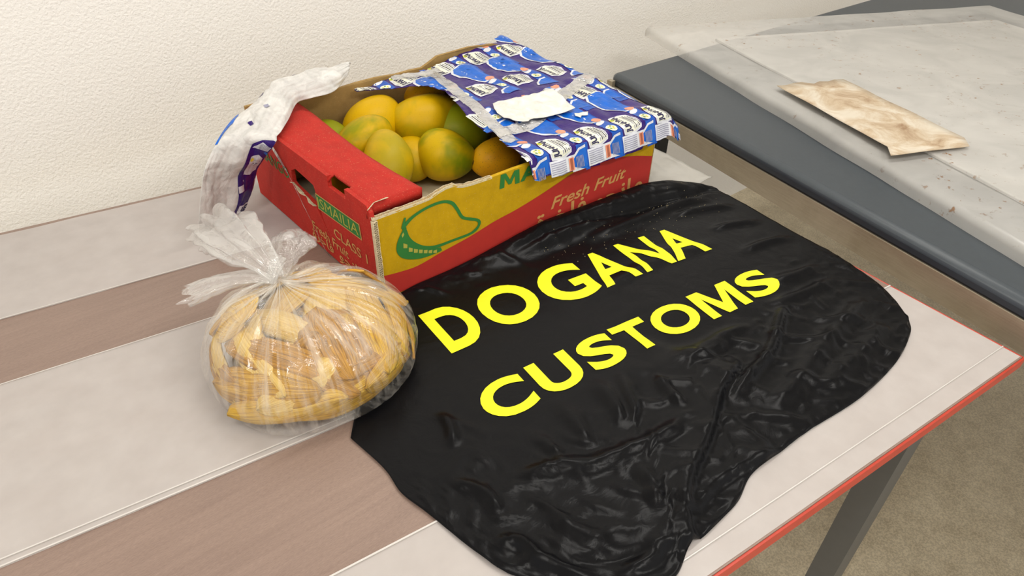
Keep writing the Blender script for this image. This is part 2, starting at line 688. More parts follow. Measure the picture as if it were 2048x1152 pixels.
def mat_dirty_sheet():
    """milky polythene with brown fruit stains"""
    t = NT('stained_polythene')
    v = t.coord()
    tr = t.n('ShaderNodeBsdfTransparent')
    df = t.n('ShaderNodeBsdfDiffuse')
    tl = t.n('ShaderNodeBsdfTranslucent')
    tl.inputs[0].default_value = (0.90, 0.88, 0.83, 1)
    st = t.noise(v, 60, 5, 0.7)
    ar = t.noise(v, 7, 2)
    s1 = t.ramp(st, [(0.61, (0, 0, 0, 1)), (0.66, (1, 1, 1, 1))])
    s2 = t.ramp(ar, [(0.46, (0, 0, 0, 1)), (0.56, (1, 1, 1, 1))])
    mul = t.n('ShaderNodeMath', operation='MULTIPLY')
    t.l(s1, mul.inputs[0])
    t.l(s2, mul.inputs[1])
    t.l(t.mix(mul.outputs[0], (0.88, 0.86, 0.82, 1), lin(150, 104, 56)), df.inputs[0])
    m0 = t.n('ShaderNodeMixShader')
    m0.inputs[0].default_value = 0.3
    t.l(df.outputs[0], m0.inputs[1])
    t.l(tl.outputs[0], m0.inputs[2])
    f = t.noise(v, 9, 3, 0.5, 0.6)
    r = t.n('ShaderNodeMapRange')
    t.l(f, r.inputs[0])
    r.inputs[1].default_value, r.inputs[2].default_value = 0.35, 0.65
    r.inputs[3].default_value, r.inputs[4].default_value = 0.52, 0.64
    mx = t.n('ShaderNodeMath', operation='MAXIMUM')
    t.l(r.outputs[0], mx.inputs[0])
    t.l(mul.outputs[0], mx.inputs[1])
    m1 = t.n('ShaderNodeMixShader')
    t.l(mx.outputs[0], m1.inputs[0])
    t.l(tr.outputs[0], m1.inputs[1])
    t.l(m0.outputs[0], m1.inputs[2])
    gl = t.n('ShaderNodeBsdfGlossy')
    gl.inputs['Roughness'].default_value = 0.25
    m2 = t.n('ShaderNodeMixShader')
    m2.inputs[0].default_value = 0.06
    t.l(m1.outputs[0], m2.inputs[1])
    t.l(gl.outputs[0], m2.inputs[2])
    t.l(t.bump(f, 0.4, 0.02), gl.inputs['Normal'])
    t.l(m2.outputs[0], t.out.inputs[0])
    return t.m


M['steel'] = mat_steel()
M['dirty_sheet'] = mat_dirty_sheet()
M['grey_top'] = simple('blue_grey_worktop', lin(62, 69, 75), 0.42, grain=0.05, gscale=90, bump=0.05, bscale=400)
M['grey_side'] = simple('dark_blue_grey_edge', lin(44, 50, 58), 0.4, grain=0.05)


def mat_stained_card():
    t = NT('stained_paper')
    v = t.coord()
    f = t.noise(v, 16, 6, 0.65, 0.8)
    t.l(t.ramp(f, [(0.38, lin(216, 206, 188)), (0.52, lin(196, 176, 148)), (0.70, lin(150, 118, 86))]), t.b.inputs['Base Color'])
    t.b.inputs['Roughness'].default_value = 0.5
    return t.m


M['stained'] = mat_stained_card()

# ------------------------------------------------------------------ setting
WALL_Y = 0.65
FLOOR_Z = -0.74
structure(bm_obj('wall_back', box_bm(-3.0, WALL_Y, FLOOR_Z, 6.0, WALL_Y + 0.1, CEIL), M['wall']))
structure(bm_obj('floor', box_bm(-3.0, -3.5, FLOOR_Z - 0.05, 6.0, WALL_Y + 0.1, FLOOR_Z), M['floor']))
structure(bm_obj('ceiling', box_bm(-3.0, -3.5, CEIL, 6.0, WALL_Y + 0.1, CEIL + 0.05), M['ceiling']))

M['lamp'] = None
tl_ = NT('lit_diffuser')
tl_.b.inputs['Base Color'].default_value = (0.9, 0.9, 0.88, 1)
tl_.b.inputs['Emission Color'].default_value = (1.0, 0.95, 0.88, 1)
tl_.b.inputs['Emission Strength'].default_value = 3.0
M['lamp'] = tl_.m
M['white_metal'] = simple('white_enamel', lin(225, 225, 222), 0.4, grain=0.02)
for i, (lx, ly, sx, sy, pw) in enumerate(LAMPS):
    r = empty('ceiling_light', (lx, ly, CEIL), ['white tube ceiling light above the mango box', 'white tube ceiling light over the plastic bag',
              'white tube ceiling light nearest the photographer'][i], 'ceiling light')
    bm_obj('housing', box_bm(lx - sx / 2 - .03, ly - sy / 2 - .03, CEIL - 0.05, lx + sx / 2 + .03, ly + sy / 2 + .03, CEIL, 0.006), M['white_metal'], r)
    bm_obj('diffuser', box_bm(lx - sx / 2, ly - sy / 2, CEIL - 0.07, lx + sx / 2, ly + sy / 2, CEIL - 0.051, 0.006), M['lamp'], r)

# ------------------------------------------------------------------ table
TY = math.radians(-6.4)
TD = Vector((math.cos(TY), math.sin(TY), 0))
TN = Vector((-math.sin(TY), math.cos(TY), 0))


def tbl(a, b):
    """table coordinates: a along its long edge, b across it (b = 0 passes the box corner)"""
    p = TD * a + TN * b
    return (p.x, p.y)


T_R, T_F, T_L, T_B = 0.631, -0.532, -1.25, 0.47
table = empty('table', (*tbl(-0.3, 0), FLOOR_Z), 'brown wood-look table with a red edge, covered in clear plastic strips', 'table')
tp = [tbl(T_L, T_F), tbl(T_R, T_F), tbl(T_R, T_B), tbl(T_L, T_B)]
bm_obj('tabletop', prism_bm(tp, -0.016, 0.0, 0.0012), M['wood'], table)
e = 0.003
bm_obj('red_edge_band', prism_bm([tbl(T_L - e, T_F - e), tbl(T_R + e, T_F - e), tbl(T_R + e, T_F), tbl(T_L - e, T_F)], -0.016, -0.0003, 0.001), M['red_edge'], table)
bm_obj('red_edge_band', prism_bm([tbl(T_R, T_F), tbl(T_R + e, T_F), tbl(T_R + e, T_B), tbl(T_R, T_B)], -0.016, -0.0003, 0.001), M['red_edge'], table)
M['leg'] = simple('grey_metal_leg', lin(110, 112, 114), 0.4, 0.6, grain=0.03)
for a in (T_L + 0.06, T_R - 0.06):
    for b in (T_F + 0.06, T_B - 0.06):
        q = [tbl(a - .02, b - .02), tbl(a + .02, b - .02), tbl(a + .02, b + .02), tbl(a - .02, b + .02)]
        bm_obj('leg', prism_bm(q, FLOOR_Z, -0.016, 0.003), M['leg'], table)


def sheet(a0, a1, b0, b1, z, label, bow=0.0, folds=(), thick=0.0006):
    r = empty('plastic_sheet', (*tbl((a0 + a1) / 2, b0), 0), label, 'plastic sheet')
    nu, nv = 90, 14
    V = []
    for j in range(nv):
        for i in range(nu):
            u, v = i / (nu - 1), j / (nv - 1)
            a = a0 + (a1 - a0) * u
            b = b0 + (b1 - b0) * v
            x, y = tbl(a, b)
            zz = z + 0.0007 + 0.0007 * noise.noise((x * 14, y * 14, z * 50)) + 0.0004 * noise.noise((x * 45, y * 45, 3))
            V.append((x, y, max(zz, z + 0.0002)))
    o = mesh_obj('film', V, grid_faces(nu, nv), M['sheet'], r, True)
    for (bb, wd) in folds:
        V = []
        for i in range(nu):
            a = a0 + (a1 - a0) * i / (nu - 1)
            for k, s in enumerate((-.5, .5)):
                x, y = tbl(a, bb + s * wd)
                V.append((x, y, z + 0.0022))
        F = [(2 * i, 2 * i + 2, 2 * i + 3, 2 * i + 1) for i in range(nu - 1)]
        solid(mesh_obj('folded_edge', V, F, M['sheet_edge'], r), 0.0006)
    return r


# strips of clear film: b is measured across the table
sheet(T_L + .02, T_R - .002, -0.184, 0.084, 0.0, 'milky clear plastic strip under the bag and the mango box', folds=((-0.183, 0.0016), (-0.175, 0.0013), (0.083, 0.0010)))
sheet(T_L + .02, T_R - .002, T_F + 0.002, -0.349, 0.0, 'milky clear plastic strip along the red front edge of the table', folds=((-0.3495, 0.0018), (T_F + 0.024, 0.001)))
sheet(T_L + .02, T_R - .002, 0.222, T_B - .01, 0.0, 'milky clear plastic strip at the back of the table behind the box', folds=((0.2225, 0.0012),))

# loose white sheet behind the right end of the box
V, nu, nv = [], 26, 22
for j in range(nv):
    for i in range(nu):
        u, v = i / (nu - 1), j / (nv - 1)
        x = 0.546 + 0.112 * u
        y = -0.05 + 0.26 * v
        V.append((x + 0.026 * v * u, y, 0.004 + 0.012 * abs(noise.noise((x * 26, y * 26, 5))) * (1 - u * .5)))
sh = mesh_obj('crumpled_sheet', V, grid_faces(nu, nv), simple('white_polythene', lin(178, 175, 168), 0.35, grain=0.04, bump=0.2, bscale=30), None, True)
solid(sh, 0.0008)
tag(sh, 'crumpled white plastic sheet on table beside right end of the fruit box', 'plastic sheet')

# ------------------------------------------------------------------ steel counter on the right
ctr = empty('steel_counter', (1.3, -0.2, FLOOR_Z), 'steel counter with blue-grey top standing behind the table', 'counter')
ZC = 0.05


def cl(y, off=0.0):
    """x of the counter's left edge at depth y"""
    return 0.738 + 0.228 * y + off


cy0, cy1, cx1 = -1.3, 0.366, 2.7
top = [(cl(cy0), cy0), (cx1, cy0), (cx1, cy1), (cl(cy1) + 0.012, cy1), (cl(cy1), cy1 - 0.012)]
bm = prism_bm(top, ZC - 0.022, ZC, 0.014, 4)
o = bm_obj('worktop', bm, [M['grey_top'], M['grey_side']], ctr, True)
o.data.shade_smooth()
for p in o.data.polygons:
    if p.normal.z < 0.55:
        p.material_index = 1
    if p.normal.z > 0.99 or abs(p.normal.z) < 0.01:
        p.use_smooth = False
bm_obj('black_seam', prism_bm([(cl(cy0, .004), cy0 + .004), (cx1 - .004, cy0 + .004), (cx1 - .004, cy1 - .004), (cl(cy1, .004), cy1 - .004)], ZC - 0.0255, ZC - 0.022), M['black'], ctr)
bm_obj('steel_lip', prism_bm([(cl(cy0, .001), cy0 + .002), (cx1 - .002, cy0 + .002), (cx1 - .002, cy1 - .002), (cl(cy1, .001), cy1 - .002)], ZC - 0.068, ZC - 0.0255, 0.001), M['steel'], ctr)
bm_obj('corner_bracket', box_bm(cl(cy1) - 0.012, cy1 - 0.02, ZC - 0.07, cl(cy1) - 0.001, cy1 - 0.004, ZC - 0.012, 0.001), M['steel'], ctr)
for (x, y) in ((cl(cy0) + .05, cy0 + .05), (0.972, 0.318), (cx1 - .1, cy0 + .05), (cx1 - .1, .31)):
    lg = bm_obj('leg', box_bm(x - .019, y - .019, FLOOR_Z + 0.012, x + .019, y + .019, ZC - 0.068, .002), M['black'], ctr)
    bm_obj('foot', box_bm(x - .024, y - .024, FLOOR_Z, x + .024, y + .024, FLOOR_Z + .012, .003), M['leg'], lg)

# ------------------------------------------------------------------ polythene bundle on the counter
sl = empty('polythene_sheeting', (1.2, 0.2, ZC), 'stained milky polythene sheeting folded into a flat slab on the grey counter', 'plastic sheeting')
A1 = Vector((math.cos(math.radians(-111.5)), math.sin(math.radians(-111.5)), 0))
B1 = Vector((math.cos(math.radians(-24)), math.sin(math.radians(-24)), 0))
C1 = Vector((1.104, 0.512, 0))


def slp(a, b, z):
    p = C1 + A1 * a + B1 * b
    return (p.x, p.y, z)


def slab_bm(a0, a1, b0, b1, z0, z1, rad, seed, amp=0.003):
    """rounded soft slab with a gently uneven top"""
    bm = bmesh.new()
    na, nb = 46, 40
    prof = [(0.0, z0)] + [(rad * (1 - math.cos(t)), z1 - rad + rad * math.sin(t)) for t in np.linspace(0, math.pi / 2, 5)]
    rings = []
    for d, z in prof:
        ring = []
        for k in range(na):
            ring.append((a0 + d + (a1 - a0 - 2 * d) * k / na, b0 + d, z))
        for k in range(nb):
            ring.append((a1 - d, b0 + d + (b1 - b0 - 2 * d) * k / nb, z))
        for k in range(na):
            ring.append((a1 - d - (a1 - a0 - 2 * d) * k / na, b1 - d, z))
        for k in range(nb):
            ring.append((a0 + d, b1 - d - (b1 - b0 - 2 * d) * k / nb, z))
        rings.append([bm.verts.new(slp(a + amp * noise.noise((a * 9, b * 9, seed)), b + amp * noise.noise((b * 9, a * 9, seed + 4)), z + (amp * 0.6 * noise.noise((a * 8, b * 8, seed)) if z > z0 else 0))) for a, b, z in ring])
    n = len(rings[0])
    for r0, r1 in zip(rings[:-1], rings[1:]):
        for i in range(n):
            bm.faces.new((r0[i], r0[(i + 1) % n], r1[(i + 1) % n], r1[i]))
    # top grid
    g = {}
    d = prof[-1][0]
    last = rings[-1]
    for i in range(na + 1):
        for j in range(nb + 1):
            if i == 0 or i == na or j == 0 or j == nb:
                if j == 0 and i < na:
                    g[i, j] = last[i]
                elif i == na and j < nb:
                    g[i, j] = last[na + j]
                elif j == nb and i > 0:
                    g[i, j] = last[na + nb + (na - i)]
                else:
                    g[i, j] = last[2 * na + nb + (nb - j)]
            else:
                a = a0 + d + (a1 - a0 - 2 * d) * i / na
                b = b0 + d + (b1 - b0 - 2 * d) * j / nb
                z = z1 + amp * noise.noise((a * 8, b * 8, seed))
                g[i, j] = bm.verts.new(slp(a, b, z))
    for i in range(na):
        for j in range(nb):
            bm.faces.new((g[i, j], g[i + 1, j], g[i + 1, j + 1], g[i, j + 1]))
    bmesh.ops.recalc_face_normals(bm, faces=bm.faces)
    return bm


bm_obj('folded_sheet', slab_bm(0.0, 1.25, 0.0, 1.1, ZC + 0.001, ZC + 0.026, 0.013, 1.0), M['dirty_sheet'], sl, True)
bm_obj('folded_sheet', slab_bm(0.16, 1.1, 0.10, 0.95, ZC + 0.0275, ZC + 0.032, 0.002, 9.0, 0.002), M['dirty_sheet'], sl, True)
V = []
for j in range(9):
    for i in range(12):
        a, b = 0.50 + 0.34 * i / 11, 0.035 + 0.16 * j / 8
        if i == 0:
            a += 0.02 * noise.noise((b * 30, 1, 1))
        V.append(slp(a, b - 0.02 * (i == 11), ZC + 0.037 + 0.0015 * noise.noise((a * 14, b * 14, 2))))
o = solid(mesh_obj('stained_paper', V, grid_faces(12, 9), M['stained'], None, True), 0.0008)
tag(o, 'brown-stained paper lying on the polythene sheeting', 'paper')

# ------------------------------------------------------------------ fruit box
L, W, H = 0.54, 0.392, 0.127
HE = 0.141
TH = 0.006
box = empty('fruit_box', (L / 2, W / 2, 0.002), 'torn red and yellow cardboard fruit box with a mango drawing', 'box')
Z0 = 0.0022
front = lambda u, v, d: (u, d, v)
endm = lambda u, v, d: (d, u, v)

# front panel with its torn top line
topline = [(0.0, 0.126), (0.03, 0.1265), (0.06, 0.1265), (0.085, 0.1275), (0.10, 0.132), (0.112, 0.1345), (0.126, 0.1345), (0.131, 0.131), (0.139, 0.1285), (0.155, 0.127),
           (0.19, 0.1265), (0.23, 0.1275), (0.26, 0.127), (0.30, 0.1265), (0.40, 0.127), (0.54, 0.127)]
plate('front_panel', [(0.006, Z0), (L, Z0)] + topline[::-1][:-1] + [(0.006, 0.126)], [], TH, front, M['yellow'], box)
# exposed corrugation along the torn edges
V, F = [], []
k = 0
TLp = resample(topline[:11], 150)
for i, (x, z) in enumerate(TLp):
    yy = TH / 2 + (TH * 0.42) * (1 if (i // 1) % 2 else -1)
    V += [(x, yy, z - 0.002), (x, yy, z + 0.0012 + 0.0006 * noise.noise((x * 300, 0, 0)))]
F = [(2 * i, 2 * i + 2, 2 * i + 3, 2 * i + 1) for i in range(len(TLp) - 1)]
solid(mesh_obj('corrugation', V, F, M['kraft_edge'], box), 0.0007)
for yy in (0.0003, TH - 0.0003):
    V = []
    for i, (x, z) in enumerate(TLp):
        V += [(x, yy, z - 0.002), (x, yy + 0.0006 * noise.noise((x * 90, yy * 500, 2)), z + 0.0014 + 0.0012 * noise.noise((x * 120, yy * 900, 0)))]
    solid(mesh_obj('paper_liner', V, F, M['kraft_edge'], box), 0.0007)

# red end panel with hand hole and tear
hand = [(0.0671, 0.1265), (0.1143, 0.1255), (0.1143, HE), (0.0671, HE)]
tear = [(0.158, 0.094), (0.166, 0.073), (0.176, 0.076), (0.20, 0.079), (0.228, 0.081), (0.236, 0.084), (0.235, 0.103), (0.218, 0.112), (0.185, 0.110), (0.163, 0.108)]
slit = [(0.1665, 0.0735), (0.150, 0.058), (0.137, 0.040), (0.135, 0.040), (0.147, 0.060), (0.1575, 0.0945)]
tear_full = [(0.158, 0.094), (0.148, 0.060), (0.136, 0.042), (0.138, 0.041), (0.152, 0.058), (0.166, 0.073), (0.176, 0.076), (0.20, 0.079), (0.228, 0.081), (0.236, 0.084),
             (0.235, 0.103), (0.218, 0.112), (0.185, 0.110), (0.163, 0.108)]
plate('end_panel', [(0.004, Z0), (W, Z0), (W, HE), hand[2], hand[1], hand[0], hand[3], (0.012, HE), (0.006, 0.133), (0.004, 0.125)], [tear_full], TH, endm, M['red'], box)
# curled liner at the tear
V = []
for i in range(14):
    y = 0.166 + 0.07 * i / 13
    z = 0.0735 + 0.010 * i / 13
    V += [(0.001, y, z), (-0.004 - 0.002 * math.sin(i), y, z + 0.002 + 0.0012 * math.sin(i * 1.7))]
solid(mesh_obj('torn_flap', V, [(2 * i, 2 * i + 2, 2 * i + 3, 2 * i + 1) for i in range(13)], M['kraft_edge'], box), 0.0006)
# ledge: the folded top of the end panel
bm = bmesh.new()
nA, nB = 40, 14
vg = {}
for i in range(nA + 1):
    for j in range(nB + 1):
        y = 0.010 + (W - 0.016) * i / nA
        d = j / nB
        x = -0.0005 + 0.0855 * d - 0.006 * d * math.sin(i * 0.12)
        z = HE + 0.0005
        if j == 0:
            z = HE - 0.007
        elif j == 1:
            z = HE - 0.0015
        elif j >= nB - 1:
            z -= 0.0018 * (j - nB + 2)
        z += 0.0016 * noise.noise((x * 25, y * 7, 0)) + 0.0006 * noise.noise((x * 90, y * 30, 2)) + 0.0022 * math.exp(-((d - 0.42) / 0.05) ** 2) * smooth(0.25, 0.38, y)
        z -= 0.0016 * math.exp(-((x - 0.016) / 0.003) ** 2)
        vg[i, j] = bm.verts.new((x, y + (0.005 * d if i == 0 else 0), z))
for i in range(nA):
    for j in range(nB):
        yc = 0.010 + (W - 0.016) * (i + .5) / nA
        if j < 2 and 0.0665 < yc < 0.1145:
            continue
        bm.faces.new((vg[i, j], vg[i, j + 1], vg[i + 1, j + 1], vg[i + 1, j]))
# front end face of the ledge
lo = [bm.verts.new((vg[0, j].co.x, vg[0, j].co.y + 0.001, 0.1225)) for j in range(nB + 1)]
for j in range(nB):
    bm.faces.new((vg[0, j], lo[j], lo[j + 1], vg[0, j + 1]))
# inner face hanging into the box
li = [bm.verts.new((vg[i, nB].co.x - 0.002, vg[i, nB].co.y, HE - 0.030)) for i in range(nA + 1)]
for i in range(nA):
    bm.faces.new((vg[i, nB], li[i], li[i + 1], vg[i + 1, nB]))
bmesh.ops.recalc_face_normals(bm, faces=bm.faces)
solid(bm_obj('folded_ledge', bm, M['red_ledge'], box, True), 0.0035, -1.0)
# frayed light edges of the ledge
V, n = [], 60
for i in range(n):
    t = i / (n - 1)
    x = -0.001 + 0.030 * t
    V += [(x, 0.0085 + 0.004 * t, HE - 0.006 + 0.0065 * min(1, t * 3) + 0.001), (x + 0.001, 0.0075 + 0.0012 * noise.noise((t * 30, 0, 0)), HE - 0.0055 + 0.0075 * min(1, t * 3) + 0.0015)]
solid(mesh_obj('frayed_edge', V, [(2 * i, 2 * i + 2, 2 * i + 3, 2 * i + 1) for i in range(n - 1)], M['kraft_edge'], box), 0.0006)
# corrugated vertical cut at the near corner
n = 74
V = []
for i in range(n):
    z = Z0 + 0.121 * i / (n - 1)
    x0 = 0.0005 + 0.005 * (i % 2)
    V += [(x0, -0.0018, z), (x0, 0.0038, z)]
solid(mesh_obj('corrugation', V, [(2 * i, 2 * i + 1, 2 * i + 3, 2 * i + 2) for i in range(n - 1)], M['kraft_edge'], box), 0.0007)
for x in (-0.0002, 0.0055):
    V = []
    for i in range(n):
        z = Z0 + 0.121 * i / (n - 1)
        V += [(x, -0.0024 + 0.0012 * noise.noise((z * 200, x * 300, 0)), z), (x, 0.004, z)]
    solid(mesh_obj('paper_liner', V, [(2 * i, 2 * i + 1, 2 * i + 3, 2 * i + 2) for i in range(n - 1)], M['kraft_edge'], box), 0.0007)

# back panel with torn upright flaps, right panel, bottom
bt = [(0.0, 0.150), (0.06, 0.153), (0.12, 0.150), (0.17, 0.146), (0.20, 0.148), (0.24, 0.149), (0.28, 0.147), (0.31, 0.148), (0.335, 0.1475), (0.352, 0.154), (0.37, 0.162), (0.40, 0.164), (0.44, 0.1665), (0.50, 0.162), (L, 0.150)]
plate('back_panel', [(0.006, Z0), (L, Z0)] + bt[::-1][:-1] + [(0.006, 0.150)], [], -TH, lambda u, v, d: (u, W + d + 0.004 * noise.noise((u * 12, v * 9, 0)) * smooth(.1, .16, v), v), M['kraft'], box)
plate('right_panel', [(TH, Z0), (W - TH, Z0), (W - TH, 0.130), (TH, 0.126)], [], -TH, lambda u, v, d: (L + d, u, v), M['kraft'], box)
bm_obj('bottom_panel', box_bm(TH, TH, Z0, L - TH, W - TH, Z0 + TH), M['kraft'], box)
V = []
for i in range(24):
    z = Z0 + 0.124 * i / 23
    V += [(L + 0.0003, -0.0012, z), (L + 0.0006 + .002 * (i % 2), 0.0055, z)]
solid(mesh_obj('corrugation', V, [(2 * i, 2 * i + 1, 2 * i + 3, 2 * i + 2) for i in range(23)], M['kraft_edge'], box), 0.0007)
# grey liner board lying inside, curling up to the front wall
V = []
for j in range(12):
    for i in range(20):
        u, v = i / 19, j / 11
        x = 0.012 + (L - 0.03) * u
        y = 0.010 + (W - 0.02) * v
        V.append((x, y, 0.012 + 0.0015 * noise.noise((x * 16, y * 16, 0)) + 0.012 * max(0, 1 - v * 4) ** 2))
solid(mesh_obj('liner_board', V, grid_faces(20, 12), M['greyboard'], box, True), 0.001)
V = []
for j in range(6):
    for i in range(10):
        x = 0.10 + 0.14 * i / 9
        y = 0.012 + 0.095 * j / 5
        V.append((x, y, 0.108 - 0.085 * (j / 5) ** 0.9 - 0.014 * (i / 9) + 0.002 * noise.noise((x * 30, y * 30, 0))))
solid(mesh_obj('inner_flap', V, grid_faces(10, 6), M['greyboard'], box, True), 0.0015)

# --- print on the front panel
P = Layer()
bez = lambda pts, n: catmull(pts, n)[:, :2].tolist()
wave_top = bez([(0.0065, 0.0395), (0.03, 0.036), (0.06, 0.034), (0.098, 0.040), (0.15, 0.047), (0.195, 0.056), (0.235, 0.061), (0.282, 0.070), (0.32, 0.079), (0.354, 0.0865), (0.40, 0.0885), (0.444, 0.084), (0.49, 0.075), (0.5395, 0.061)], 60)
for (x0, z0), (x1, z1) in zip(wave_top[:-1], wave_top[1:]):
    P.poly([(x0, 0.003), (x1, 0.003), (x1, z1), (x0, z0)], 0)
# mango outline: ring between an outer and an inner contour
outer = bez([(0.040, 0.102), (0.055, 0.112), (0.080, 0.1185), (0.105, 0.119), (0.122, 0.112), (0.131, 0.099), (0.139, 0.084), (0.152, 0.077), (0.1655, 0.070), (0.169, 0.062), (0.162, 0.053), (0.148, 0.0495), (0.120, 0.050), (0.098, 0.050), (0.080, 0.052), (0.064, 0.058), (0.051, 0.068), (0.044, 0.080), (0.042, 0.092)], 80)
inner = bez([(0.046, 0.100), (0.060, 0.109), (0.081, 0.1145), (0.104, 0.115), (0.118, 0.109), (0.1265, 0.097), (0.135, 0.0815), (0.149, 0.0735), (0.161, 0.068), (0.164, 0.062), (0.158, 0.0565), (0.147, 0.0535), (0.120, 0.054), (0.099, 0.0545), (0.083, 0.057), (0.069, 0.0635), (0.057, 0.074), (0.0505, 0.084), (0.048, 0.093)], 80)
n = len(outer)
for i in range(n):
    a, b = outer[i], outer[(i + 1) % n]
    c, d = inner[(i + 1) % n], inner[i]
    P.poly([a, b, c, d], 1)
# leaf shape under it with pale stripes
leaf = bez([(0.042, 0.098), (0.036, 0.090), (0.030, 0.078), (0.030, 0.066), (0.038, 0.055), (0.054, 0.047), (0.072, 0.043), (0.095, 0.0425), (0.1005, 0.0435)], 30) + \
    bez([(0.0985, 0.0490), (0.082, 0.0525), (0.066, 0.058), (0.053, 0.067), (0.045, 0.079), (0.043, 0.090)], 24)
P.poly(leaf, 4)
P.poly([(0.039, 0.100), (0.042, 0.108), (0.045, 0.114), (0.0475, 0.1135), (0.0455, 0.105), (0.047, 0.097)], 5)
for k in range(7):
    t = k / 6
    cx, cz = 0.040 + 0.046 * t, 0.072 - 0.0255 * t ** 0.6
    P.poly([(cx, cz + 0.004 * (1 - t) + .002), (cx + 0.006, cz + 0.0015), (cx + 0.0052, cz - 0.0036), (cx - 0.0005, cz - 0.0015)], 3)
P.poly([(0.0385, 0.0905), (0.0415, 0.094), (0.0425, 0.090), (0.0395, 0.0865)], 3)
mf = lambda u, v: (0.203 + 0.036 * u, 0.1045 + 0.0215 * v - 0.001 * u)
P.poly([mf(*q) for q in ((0, 0), (.06, 1), (.32, 1), (.53, .45), (.75, 1), (1, 1), (1.04, 0), (.80, 0), (.78, .66), (.60, .12), (.46, .12), (.26, .66), (.24, 0))], 1)
P.text('ANGO', lambda u, v: (0.2415 + 0.128 * u, 0.1035 + 0.0215 * v - 0.003 * u), 1, 0.040)
P.text('Fresh Fruit', lambda u, v: (0.306 + 0.166 * u + 0.004 * v, 0.037 + 0.020 * v + 0.004 * u), 2, 0.018, 0.12)
mang = '\uFEEE\uFEA0\uFEE7\uFE8E\uFEE3'
fakh = '\uFE93\uFEAE\uFEA7\uFE8E\uFED3'
P.text(mang, lambda u, v: (0.405 + 0.118 * u, -0.004 + 0.040 * v), 2, 0.02)
P.text(fakh, lambda u, v: (0.275 + 0.110 * u, 0.000 + 0.037 * v), 2, 0.02)
P.F = [f for f in P.F]
zoff = {0: 0.00045, 1: 0.0008, 2: 0.0009, 3: 0.0014, 4: 0.0010, 5: 0.0012}
P.lay('front_print', lambda u, v, mi: (u, -zoff[mi], max(v, 0.0035)), [M['red_ink'], M['green_ink'], M['kraft_ink'], M['pale_ink'], M['green_ink'], M['green_ink']], box)

# --- print on the end panel (reads from the far corner to the near one)
P = Layer()
ez = lambda y0, y1, z0, z1: (lambda u, v: (y0 + (y1 - y0) * u, z0 + (z1 - z0) * v))
P.poly([(0.034, 0.080), (0.158, 0.0735), (0.160, 0.098), (0.036, 0.104)], 1)
P.poly([(0.0365, 0.0815), (0.1565, 0.0752), (0.158, 0.0965), (0.0385, 0.1022)], 0)
P.text('ISMAILIA', lambda u, v: (0.155 - 0.114 * u, 0.0785 + 0.0155 * v + 0.006 * u), 2, 0.0)
P.text('CLASS 1', ez(0.118, 0.026, 0.047, 0.062), 1, 0.012)
P.text('Fresh Fruit', ez(0.190, 0.082, 0.026, 0.041), 1, 0.012)
P.text(mang, ez(0.114, 0.040, 0.006, 0.028), 1, 0.015)
P.text(fakh, ez(0.196, 0.130, 0.006, 0.026), 1, 0.015)
zo2 = {1: -0.0007, 0: -0.0009, 2: -0.0012}
P.lay('end_print', lambda u, v, mi: (zo2[mi], u, v), [M['green_ink'], M['kraft_ink'], M['pale_ink']], box)

P = Layer()
P.text('MANGO', lambda u, v: (0.345 - 0.10 * u, 0.084 + 0.018 * v), 0, 0.0)
P.lay('faded_print', lambda u, v, mi: (-0.0009, u, v), [M['green_ink']], box)

# brown strapping tape across the end
cen = catmull([(-0.0035, 0.292, 0.128), (-0.003, 0.245, 0.100), (-0.003, 0.205, 0.060), (-0.003, 0.165, 0.020), (-0.003, 0.150, 0.004)], 40)
V = []
for i, p in enumerate(cen):
    wd = 0.016 + 0.002 * noise.noise((i * .3, 0, 0))
    for s in (-1, -.3, .3, 1):
        V.append((p[0] - 0.0016 * abs(noise.noise((i * .25, s * 2, 1))), p[1] + s * wd * .75, max(p[2] + s * wd * .7, 0.003)))
mesh_obj('strapping_tape', V, grid_faces(4, 40), M['brown_tape'], box, True)

# ------------------------------------------------------------------ mangoes
def mango_mesh(name, ln, wd, seed, hook=0.12):
    rnd = random.Random(seed)
    bm = bmesh.new()
    nu, nv = 40, 26
    rings = []
    for j in range(1, nv):
        t = math.pi * j / nv
        c = math.cos(t)
        s = math.sin(t)
        r = s ** 0.92 * (1 - 0.10 * c - 0.05 * c * c)
        ring = []
        for i in range(nu):
            a = 2 * math.pi * i / nu
            k = 1 + 0.05 * math.cos(a - 0.6) + 0.02 * noise.noise((math.cos(a) * 1.3, math.sin(a) * 1.3, c * 1.5 + seed))
            x = ln / 2 * c
            y = wd / 2 * r * k * math.cos(a) + hook * wd * (c * c - 0.35)
            z = wd / 2 * r * k * math.sin(a) * 0.94
            ring.append(bm.verts.new((x, y, z)))
        rings.append(ring)
    for r0, r1 in zip(rings[:-1], rings[1:]):
        for i in range(nu):
            bm.faces.new((r0[i], r1[i], r1[(i + 1) % nu], r0[(i + 1) % nu]))
    a = bm.verts.new((ln / 2 * 0.985, hook * wd * 0.65, 0))
    b = bm.verts.new((-ln / 2 * 0.998, hook * wd * 0.65, 0))
    for i in range(nu):
        bm.faces.new((a, rings[0][i], rings[0][(i + 1) % nu]))
        bm.faces.new((b, rings[-1][(i + 1) % nu], rings[-1][i]))
    bmesh.ops.recalc_face_normals(bm, faces=bm.faces)
    return bm


